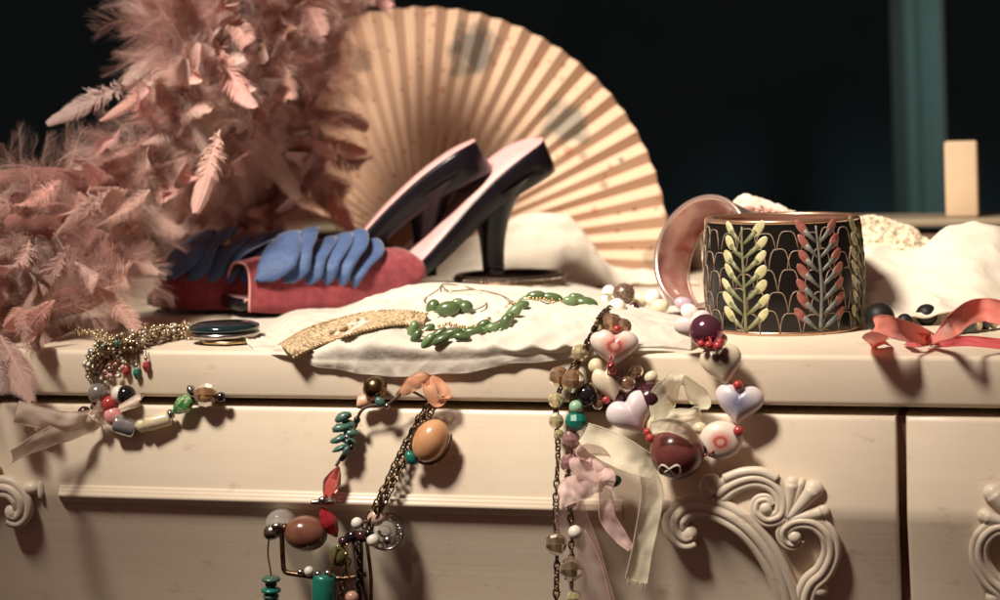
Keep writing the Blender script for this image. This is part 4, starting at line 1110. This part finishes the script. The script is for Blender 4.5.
# cream organza ribbon
ribbon(hn, [fr(650, 440, .020), fr(660, 420, .018), fr(664, 398, .016), fr(676, 379, .016), fr(684, 376, .013), fr(694, 388, .010), fr(702, 404, .010), fr(694, 414, .012), fr(676, 417, .014), fr(656, 424, .016)], [.006, .012, .017, .012, .008, .014, .012, .007, .009, .006], [sd(0, .3), sd(0, .3), sd(10, .2), sd(40), sd(0, -.6), sd(-20, -.6), sd(30, -.4), sd(80), sd(80), sd(60)], organza, seed=8, cup=.1, ruck=.0015)
ribbon(hn, [fr(584, 432, .018), fr(598, 441, .022), fr(620, 452, .026), (fr(640, 462, .026)), fr(655, 470, .022)], [.012, .017, .0185, .016, .011], [sd(60), sd(58), sd(62), sd(75), sd(60)], organza, seed=9, cup=.1, ruck=.001)
ribbon(hn, [fr(652, 428, .040), fr(668, 425, .042), fr(684, 430, .038), fr(696, 442, .028)], [.007, .008, .008, .005], [sd(80)] * 4, organza, seed=12, cup=.1, ruck=.0005)
ribbon(hn, [fr(645, 462, .024), fr(652, 490, .016), fr(648, 520, .014), fr(642, 550, .014), fr(636, 581, .014)], [.008, .0125, .0128, .0122, .0135], [sd(-5), sd(-8), sd(-12), sd(-15), sd(-14)], organza, seed=10, cup=.18, ruck=.001)
mb = MB()
for k in range(16):
    p = fr(627 + k * 1.2, 577 + k * .35, .014); mb.tube([p, p + Vector((random.uniform(-.001, .001), 0, -.002)), p + Vector((random.uniform(-.002, .002), 0, -.0045 - random.random() * .002))], [.00025, .0002, .0001], 4)
mb.build('frayed_end', organza, hn)
# pink organza bow
ribbon(hn, [fr(600, 482, .022), fr(590, 472, .024), fr(580, 462, .026), fr(586, 452, .026), fr(598, 456, .024), fr(604, 470, .022), fr(600, 484, .020)], [.006, .011, .013, .012, .013, .010, .005], [sd(40, .3), sd(50, .2), sd(60, 0), sd(90, -.3), sd(50, -.2), sd(20, 0), sd(20, .2)], pinkorg, seed=13, cup=.2, ruck=.0015)
ribbon(hn, [fr(604, 486, .020), fr(590, 484, .022), fr(574, 488, .018), fr(560, 496, .016)], [.006, .014, .016, .014], [sd(80), sd(75), sd(70), sd(60)], pinkorg, seed=14, cup=.2, ruck=.0015)
ribbon(hn, [fr(604, 484, .022), fr(606, 500, .018), fr(608, 518, .016), fr(620, 536, .014), fr(631, 549, .014)], [.006, .008, .0095, .008, .004], [sd(-10), sd(-5), sd(20), sd(40), sd(40)], pinkorg, seed=15, cup=.2, ruck=.001)
ribbon(hn, [fr(568, 494, .015), fr(572, 520, .012), fr(582, 552, .012), fr(588, 580, .012), fr(596, 612, .012)], [.016, .020, .022, .024, .026], [sd(0), sd(5), sd(10), sd(10), sd(10)], M('sheer_pink', (.78, .55, .52), .6, transl=.3, clear=.72), seed=16, cup=.1, ruck=.001)
ribbon(hn, [fr(602, 470, .022), fr(607, 478, .026), fr(604, 488, .024)], [.008, .010, .008], [sd(20), sd(20), sd(20)], pinkorg, seed=17)
bead(hn, 614, 481, 8, 6, 20, M('dark_green_bead', (.02, .07, .05), .2, coat=.5), off=.014)
strand(hn, [fr(585, 530, .012), fr(600, 560, .012), fr(612, 606, .012)], pinkbead, .00022, 30)

# ------------------------------------------------------------------ cuffs
bpt = top(783, 337)
CRAD = 79 / F * (bpt.y + D + .055)
cctr = Vector((at(784, 300, bpt.y + CRAD).x, bpt.y + CRAD, 0))
CH = (337 - 221) / F * (bpt.y + D)
def barrel(z): return CRAD * (.955 + .045 * math.sin(PI * min(max(z / CH, 0), 1)))
def cuff_mat():
    m = bpy.data.materials.new('black_cell_lacquer'); m.use_nodes = True
    N = m.node_tree.nodes; L = m.node_tree.links; b = N['Principled BSDF']
    b.inputs['Roughness'].default_value = .25; b.inputs['Specular IOR Level'].default_value = .3; b.inputs['Coat Weight'].default_value = .12; b.inputs['Coat Roughness'].default_value = .1
    b.inputs['Base Color'].default_value = (.008, .007, .006, 1)
    return m
cuff = empty('cuff_bracelet', 'wide black cuff bracelet painted with cell lines and leaf sprigs', 'bracelet', cctr)
NU, NVv = 120, 16
V = []; Fc = []; UVs = []
for j in range(NVv + 1):
    z = .001 + (CH - .002) * j / NVv
    for i in range(NU):
        a = 2 * PI * i / NU; r = barrel(z); V.append(cctr + Vector((r * math.cos(a), r * math.sin(a), z)))
for j in range(NVv):
    for i in range(NU):
        k = (i + 1) % NU; Fc.append((j * NU + i, j * NU + k, (j + 1) * NU + k, (j + 1) * NU + i))
        for (ii, jj) in ((i, j), (i + 1, j), (i + 1, j + 1), (i, j + 1)): UVs.append((ii / NU, jj / NVv))
sh = MB().add(V, Fc).build('shell', cuff_mat(), cuff)
ul = sh.data.uv_layers.new(name='UVMap')
for k, uvv in enumerate(UVs): ul.data[k].uv = uvv
wires = MB(); NCOL, NROW = 23, 5.6
for j in range(-1, 7):
    for i in range(NCOL):
        a0 = 2 * PI * (i + .5 * (j % 2) + random.uniform(-.13, .13)) / NCOL; hw = PI / NCOL; zb0 = CH * (j + .15) / NROW; hh = CH / NROW
        jit = random.uniform(.84, 1.18); pts = []
        for k in range(11):
            t = k / 10 * 2 - 1
            zz = zb0 + hh * jit * ((1 - abs(t) ** 3.2) * .98) 
            aa = a0 + hw * .98 * math.copysign(abs(t) ** .75, t)
            if .002 < zz < CH - .002:
                r = barrel(zz) + .0002; pts.append(cctr + Vector((r * math.cos(aa), r * math.sin(aa), zz)))
        if len(pts) > 3 and (zb0 + hh * jit < CH - .002): wires.tube(pts, .00042, 5)
wires.build('cell_wires', M('cell_wire', (.20, .14, .10), .55, .2, col2=(.33, .25, .19), vscale=300), cuff)
copper = M('copper_rim', (.50, .30, .19), .32, .85, col2=(.62, .42, .28), vscale=60)
for z0 in (.0014, CH - .0014):
    rr = barrel(z0)
    MB().lathe([(rr - .0016 + .0022 * math.cos(a), z0 + .0018 * math.sin(a)) for a in [2 * PI * k / 10 for k in range(10)]], 96, cctr, closed=True).build('rim', copper, cuff)
MB().lathe([(barrel(CH * t) - .0034, .001 + (CH - .002) * t) for t in [k / 10 for k in range(11)]], 96, cctr).build('lining', M('rosy_lining', (.34, .16, .12), .35, metal=.4), cuff)
def cs(a, z, off=.0):
    r = barrel(z) + off; return cctr + Vector((r * math.cos(a), r * math.sin(a), z))
def px_angle(px):
    x = (px - 784) / 79.0; return -PI / 2 + math.asin(max(-1, min(1, x)))
stem_g = M('sprig_stem_green', (.13, .14, .065), .4, col2=(.22, .22, .12), vscale=300)
stem_b = M('sprig_stem_grey', (.11, .115, .11), .4, col2=(.18, .18, .16), vscale=300)
tip_y = M('leaf_tip_cream', (.40, .38, .18), .35, col2=(.56, .52, .32), vscale=200, coat=.3)
tip_r = M('leaf_tip_coral', (.22, .06, .045), .35, col2=(.34, .13, .10), vscale=200, coat=.3)
ang_list = [(px_angle(736), stem_g, tip_y, 'pale green leaf sprig with cream tips'), (px_angle(808), stem_b, tip_r, 'grey leaf sprig with coral tips'), (px_angle(856), stem_g, tip_y, 'pale green leaf sprig with cream tips')]
for k in range(4): ang_list.append((px_angle(856) + .78 * (k + 1), stem_b if k % 2 == 0 else stem_g, tip_r if k % 2 == 0 else tip_y, None))
for (a0, stm, tpm, lab) in ang_list:
    ms, mt_ = MB(), MB()
    ms.tube([cs(a0 + .02 * math.sin(z * 60), z, .0003) for z in [CH * t / 20 for t in range(1, 20)]], [.0014 - .0007 * t / 19 for t in range(19)], 6)
    for k in range(7):
        z0 = CH * (.04 + .125 * k)
        for sgn in (-1, 1):
            da = sgn * .29 * random.uniform(.88, 1.1) * (1 - .03 * k) * (1 if sgn > 0 else .92); z1 = z0 + CH * .165
            if z1 > CH * .97: z1 = CH * .965
            ms.tube([cs(a0, z0, .0003), cs(a0 + da * .45, z0 + (z1 - z0) * .38, .0005), cs(a0 + da * .8, z0 + (z1 - z0) * .75, .0005)], [.0007, .0016, .0020], 6, flat=(Vector((math.cos(a0 + da * .5), math.sin(a0 + da * .5), 0)), .45))
            c = cs(a0 + da * .92, z0 + (z1 - z0) * .86, .0003); d = (cs(a0 + da * 1.05, z1 + .001) - cs(a0 + da * .6, z0 + (z1 - z0) * .5)).normalized()
            nrm = Vector((math.cos(a0 + da), math.sin(a0 + da), 0)); w_ = d.cross(nrm).normalized()
            mt_.ell(c, (w_, nrm, d), (.0031 * random.uniform(.85, 1.15), .0007, .0062 * random.uniform(.85, 1.12)), 12, 8)
    so = ms.build('leaf_sprig', stm, cuff)
    if lab: so['label'] = lab
    mt_.build('leaf_tips', tpm, so)
# pink lined cuff behind
pc = at(716, 258, .175)
pk = empty('cuff_bracelet', 'tilted bangle with rosy pink lining half hidden behind the black cuff', 'bracelet', (pc.x, pc.y, 0))
axz = Vector((-.62, -.62, .30)).normalized(); axx = axz.orthogonal().normalized(); axy = axz.cross(axx)
rP = .040
MB().lathe([(rP + .0012, -.018), (rP + .0012, .018)], 72, pc, (axx, axy, axz)).build('shell', M('silver_pink_metal', (.55, .40, .36), .3, .8), pk)
MB().lathe([(rP - .0012, -.018), (rP - .0012, .018)], 72, pc, (axx, axy, axz)).build('lining', M('rosy_pink_enamel', (.46, .15, .13), .28, metal=.25, col2=(.66, .40, .36), vscale=70, coat=.4), pk)
for zz in (-.018, .018):
    MB().lathe([(rP + .0021 * math.cos(a), zz + .0015 * math.sin(a)) for a in [2 * PI * k / 10 for k in range(10)]], 72, pc, (axx, axy, axz), closed=True).build('rim', M('rosy_rim', (.66, .48, .42), .25, .8), pk)

# ------------------------------------------------------------------ coral ribbon bracelet at the right
cr = empty('bracelet', 'dark teal and cream bead bracelet tied with a bright coral ribbon', 'bracelet', top(945, 335))
def tr_(px, py, h): return top(px, py, h)
for px, py, rx, ry, a, mt, shp in ((948, 325, 5, 10, 8, silver, 'disc'), (955, 323, 6, 11, 8, creambead, 'disc'), (965, 322, 8, 11.5, 8, M('teal_black_bead', (.012, .06, .06), .2, coat=.5), 'cyl'), (976, 321, 5.5, 11, 8, creambead, 'disc'), (984, 320, 6, 10, 8, blackbead, 'disc'), (993, 319, 5, 9, 5, creambead, 'disc')):
    bead(cr, px, py, rx, ry, a, mt, pos=top(px, py + 11, 0) + Vector((0, 0, 11 * SP)), shape=shp)
for px, py, r in ((880, 317, 15), (927, 314, 11), (905, 321, 8)):
    bead(cr, px, py, r, mat=M('matte_dark_bead', (.012, .010, .010), .5, spec=.3), pos=top(px, py + r, 0) + Vector((0, 0, r * SP)))
strand(cr, [top(872, 330, .006), top(900, 332, .005), top(940, 334, .006), top(1010, 328, .007)], None, .0006)
ribbon(cr, [tr_(886, 346, .002), tr_(879, 342, .004), tr_(872, 334, .014), tr_(873, 328, .019), tr_(884, 326, .020), tr_(900, 330, .017), tr_(918, 334, .012), tr_(932, 338, .006)], [.011, .012, .012, .012, .0125, .012, .010, .006], [sd(-10, .2), sd(0, .5), sd(10, .7), sd(40, .9), sd(80, .5), sd(85, .3), sd(85, .2), sd(80)], coralrib, seed=21, cup=.12, ruck=.0008)
ribbon(cr, [tr_(928, 342, .004), tr_(940, 334, .012), tr_(952, 326, .020), tr_(966, 314, .026), tr_(985, 310, .027), tr_(1008, 314, .026)], [.005, .009, .012, .013, .0135, .014], [sd(60), sd(80), sd(110), sd(105), sd(95, .4), sd(90, .3)], coralrib, seed=22, cup=.12, ruck=.001)
ribbon(cr, [tr_(926, 339, .005), tr_(945, 342, .003), tr_(970, 341, .003), tr_(1010, 345, .003)], [.005, .006, .006, .006], [sd(80, .4)] * 4, M('deep_coral_ribbon', (.62, .10, .11), .6, transl=.25, sheen=.4), seed=23, cup=.15, ruck=.0008)
ribbon(cr, [tr_(905, 340, .004), tr_(915, 340, .008), tr_(928, 340, .006)], [.006, .008, .006], [sd(85)] * 3, M('deep_coral_knot', (.62, .12, .12), .6, transl=.2, sheen=.3), seed=24, cup=.3)
bead(cr, 930, 339, 5, 6, 0, coralrib, pos=top(930, 340, .006), name='knot', shape='chip')

# ------------------------------------------------------------------ feather boa
boa = empty('feather_boa', 'dusty pink feather boa piled on the dresser and draped up at the left', 'feather boa', at(110, 320, .15))
bl_ = rootloc(boa)
feather_m = M('feather_pink', (.74, .505, .45), .75, sheen=.5, transl=.42, attr='tint')
cord_m = M('boa_cord', (.22, .09, .075), .95, col2=(.30, .13, .11), vscale=60)
class Feat:
    def __init__(s): s.v = []; s.f = []; s.c = []
    def feather(s, base, d0, up, L, W, nb, curl, bw, fluff, droop, tint, sweep=.9, twist=0, base_loose=0, cup=.3):
        d = Vector(d0).normalized(); nrm = (Vector(up) - d * Vector(up).dot(d)).normalized(); side = d.cross(nrm)
        n = nb; p = Vector(base); step = L / n
        spine = [p.copy()]; frames = [(d.copy(), nrm.copy(), side.copy())]
        for i in range(n):
            q = Quaternion(side, curl / n) @ Quaternion(d, twist / n)
            d = q @ d; d = (d + Vector((0, 0, -droop / n))).normalized()
            nrm = (q @ nrm); nrm = (nrm - d * nrm.dot(d)).normalized(); side = d.cross(nrm)
            p = p + d * step; spine.append(p.copy()); frames.append((d.copy(), nrm.copy(), side.copy()))
        # quill
        k = len(s.v); qw = L * .007 + .0002
        for i, (pt, fr_) in enumerate(zip(spine, frames)):
            w_ = qw * (1 - .8 * i / n); s.v += [tuple(pt + fr_[2] * w_ + fr_[1] * .0002), tuple(pt - fr_[2] * w_ + fr_[1] * .0002)]
        for i in range(n):
            a = k + 2 * i; s.f.append((a, a + 1, a + 3, a + 2)); s.c.append(tuple(min(1.4, x * 1.18) for x in tint))
        for i in range(1, n + 1):
            t = i / n; pt = spine[i]; dd, nn, ss = frames[i]
            prof = min(1, (t * 3.2) ** .7) * min(1, ((1.02 - t) * 2.6)) ** .55 if t < 1 else .12
            loose = fluff + base_loose * max(0, 1 - t * 1.6)
            fl = loose * (1.5 - 1.0 * t)
            for sg_ in (-1, 1):
                bl2 = W * prof * (1 + random.uniform(-.5, .3) * fl * 2 + .30 * noise.noise(Vector((t * 5.5, sg_ * 3 + L * 700, W * 900))) + loose * .8)
                if random.random() < .02 or noise.noise(Vector((t * 9, sg_ * 5 + W * 1500, L * 900))) > .62: continue
                hw = bw * step * .5 * (1 - .45 * min(1, loose * 1.6))
                dirb = (ss * sg_ + dd * sweep * (.6 + .7 * t) - nn * cup * .2 + Vector((random.gauss(0, fl), random.gauss(0, fl), random.gauss(0, fl)))).normalized()
                dr2 = (dirb + dd * .35 - nn * (cup + fl * .3) + Vector((random.gauss(0, fl), random.gauss(0, fl), random.gauss(0, fl) - droop * .3))).normalized()
                dr3 = (dr2 + dd * .25 - nn * cup * .8 + Vector((random.gauss(0, fl), random.gauss(0, fl), random.gauss(0, fl)))).normalized()
                m1 = pt + dirb * (bl2 * .45); m2 = m1 + dr2 * (bl2 * .35); e = m2 + dr3 * (bl2 * .25 * random.uniform(.5, 1.25))
                k = len(s.v)
                s.v += [tuple(pt - dd * hw), tuple(pt + dd * hw), tuple(m1 - dd * hw), tuple(m1 + dd * hw), tuple(m2 - dd * hw * .7), tuple(m2 + dd * hw * .7), tuple(e)]
                s.f += [(k, k + 1, k + 3, k + 2), (k + 2, k + 3, k + 5, k + 4), (k + 4, k + 5, k + 6)]
                j = random.uniform(.93, 1.07); cc_ = (tint[0] * j, tint[1] * j, tint[2] * j); s.c += [cc_, cc_, cc_]
    def build(s, name, parent, smooth=True):
        ob = MB().add(s.v, s.f).build(name, feather_m, parent, smooth=smooth)
        a = ob.data.attributes.new('tint', 'FLOAT_COLOR', 'FACE')
        a.data.foreach_set('color', [x for c in s.c for x in (*c, 1)])
        return ob
def tint():
    b = random.uniform(.70, 1.12)
    if random.random() < .25: b *= 1.18
    g = random.uniform(.88, 1.14)
    return (min(b, 1.38), min(b * g, 1.5), min(b * g * random.uniform(.95, 1.06), 1.5))
paths = [
    ([(-60, 330, .15), (0, 318, .15), (55, 305, .15), (95, 292, .17), (112, 262, .18), (85, 235, .19), (35, 225, .17), (-20, 240, .16), (-60, 275, .15)], 1.0, 1.0),
    ([(-60, 200, .21), (-10, 185, .21), (50, 180, .21), (100, 190, .22), (128, 215, .24), (120, 245, .25)], .95, .9),
    ([(110, 200, .24), (135, 165, .25), (170, 130, .26), (200, 95, .27), (190, 55, .28), (165, 25, .29), (190, -10, .29), (240, -30, .29), (265, -70, .30)], 1.1, 1.7),
    ([(190, 225, .40), (215, 195, .37), (225, 160, .32), (250, 120, .30), (275, 75, .30), (270, 30, .30), (300, -10, .31), (345, -40, .32)], 1.0, 1.0),
    ([(225, 215, .42), (275, 195, .41), (315, 160, .40), (300, 110, .39), (325, 60, .39), (310, 20, .39), (350, -25, .39)], 1.05, 1.9),
    ([(235, 215, .42), (285, 170, .40), (265, 110, .38), (290, 50, .37), (280, -10, .37)], 1.0, 1.4),
    ([(265, -70, .31), (285, -110, .34), (320, -110, .37), (345, -70, .385), (350, -30, .39)], 1.0, 1.2),
    ([(-80, 345, .11), (-45, 348, .10), (-24, 362, .088), (-20, 380, .085)], .7, .4),
]
down = Feat(); big_f = []
mbc = MB()
for pts, size, dens in paths:
    P = [Vector(p) for p in catmull([at(*q) for q in pts], 140)]
    mbc.tube(P[::3], .010 * size, 8)
    L_ = sum((b - a).length for a, b in zip(P, P[1:]))
    nd = int(L_ * 1300 * dens)
    for k in range(nd):
        i = random.randrange(1, len(P) - 1); p = P[i]; t = (P[i + 1] - P[i - 1]).normalized()
        o1 = t.orthogonal().normalized(); o2 = t.cross(o1); a = random.uniform(0, 2 * PI)
        r = o1 * math.cos(a) + o2 * math.sin(a)
        if r.y > .55 and random.random() < .6: continue
        d = (r + t * random.gauss(0, .6) + Vector((0, -.15, 0))).normalized()
        up = (t * random.choice((1, -1)) + r * .5 + Vector((0, -.5, .3)))
        down.feather(p + r * .004, d, up, random.uniform(.024, .050) * size, random.uniform(.012, .021) * size, 70, random.uniform(-.3, 1.8), .26, random.uniform(.12, .32), random.uniform(.0, .6), tint(), 1.4, random.uniform(-1, 1))
    nb_ = int(L_ * 80 * dens)
    for k in range(nb_):
        i = random.randrange(1, len(P) - 1); p = P[i]; t = (P[i + 1] - P[i - 1]).normalized()
        o1 = t.orthogonal().normalized(); o2 = t.cross(o1); a = random.uniform(0, 2 * PI)
        r = o1 * math.cos(a) + o2 * math.sin(a)
        if r.y > .2: r.y = -r.y
        big_f.append((p + r * .008, (r * .9 + t * random.gauss(0, .7) + Vector((0, -.25, random.uniform(-.5, .1)))).normalized(), (Vector((0, -1, .35)) + r * .6), random.uniform(.040, .066) * size, random.uniform(.010, .0165) * size))
mbc.build('cord', cord_m, boa)
do = down.build('down', boa, smooth=False); do['kind'] = 'stuff'
# hand placed broad plumes read straight off the picture: base, tip
plumes = [((132, 84), (52, 112), .25, 13), ((165, 70), (98, 132), .25, 9), ((215, 40), (252, 125), .24, 15), ((258, 60), (224, 122), .245, 17), ((225, 10), (262, 60), .25, 14), ((262, 128), (330, 145), .35, 11), ((270, 150), (338, 205), .35, 12),
          ((180, 60), (200, 150), .22, 16), ((110, 190), (62, 230), .16, 10), ((70, 245), (28, 312), .12, 14), ((75, 262), (120, 305), .13, 13), ((30, 240), (20, 290), .12, 14), ((100, 232), (158, 262), .19, 18), ((95, 285), (160, 345), .11, 12),
          ((120, 130), (88, 176), .2, 12), ((0, 335), (36, 392), .055, 18), ((-14, 340), (8, 398), .055, 17), ((55, 300), (8, 342), .08, 15), ((15, 325), (50, 346), .08, 13), ((225, 145), (190, 200), .28, 17), ((220, 130), (196, 205), .2, 14), ((150, 190), (110, 220), .18, 14), ((205, 150), (180, 215), .30, 18), ((150, 205), (185, 240), .36, 16), ((290, 40), (330, 80), .36, 14), ((310, -10), (350, 40), .36, 16), ((60, 180), (22, 215), .17, 13), ((10, 190), (-20, 230), .17, 12)]
for (bx, by), (tx, ty), y, wpx in plumes:
    a, b = at(bx, by, y + .012), at(tx, ty, y)
    big_f.append((a, (b - a).normalized(), Vector((random.uniform(-.3, .3), -1, .25)), (b - a).length * 1.1, wpx * 1.2 * (y + D) / F))
random.shuffle(big_f)
# keep the hand placed ones and fill up to a hundred
for k, (p, d, up, L_, W_) in enumerate(big_f[:100]):
    ft = Feat()
    ft.feather(p, d, up, L_, W_, 180, random.choice((random.uniform(.2, 1.0), random.uniform(.8, 2.0), random.uniform(-.8, .2))), 2.4, random.choice((.03, .04, .06, .09)), random.uniform(0, .6), tint(), .9, random.uniform(-1.3, 1.3), .12, random.uniform(.2, .9))
    ft.build('feather', boa, smooth=False)
rest = Feat()
for (p, d, up, L_, W_) in big_f[100:]:
    rest.feather(p, d, up, L_, W_, 110, random.uniform(0, 1.8), 2.6, .03, random.uniform(0, .5), tint(), .9, random.uniform(-1.3, 1.3), .45, random.uniform(.15, .8))
if rest.v:
    ro = rest.build('plumage', boa, smooth=False); ro['kind'] = 'stuff'
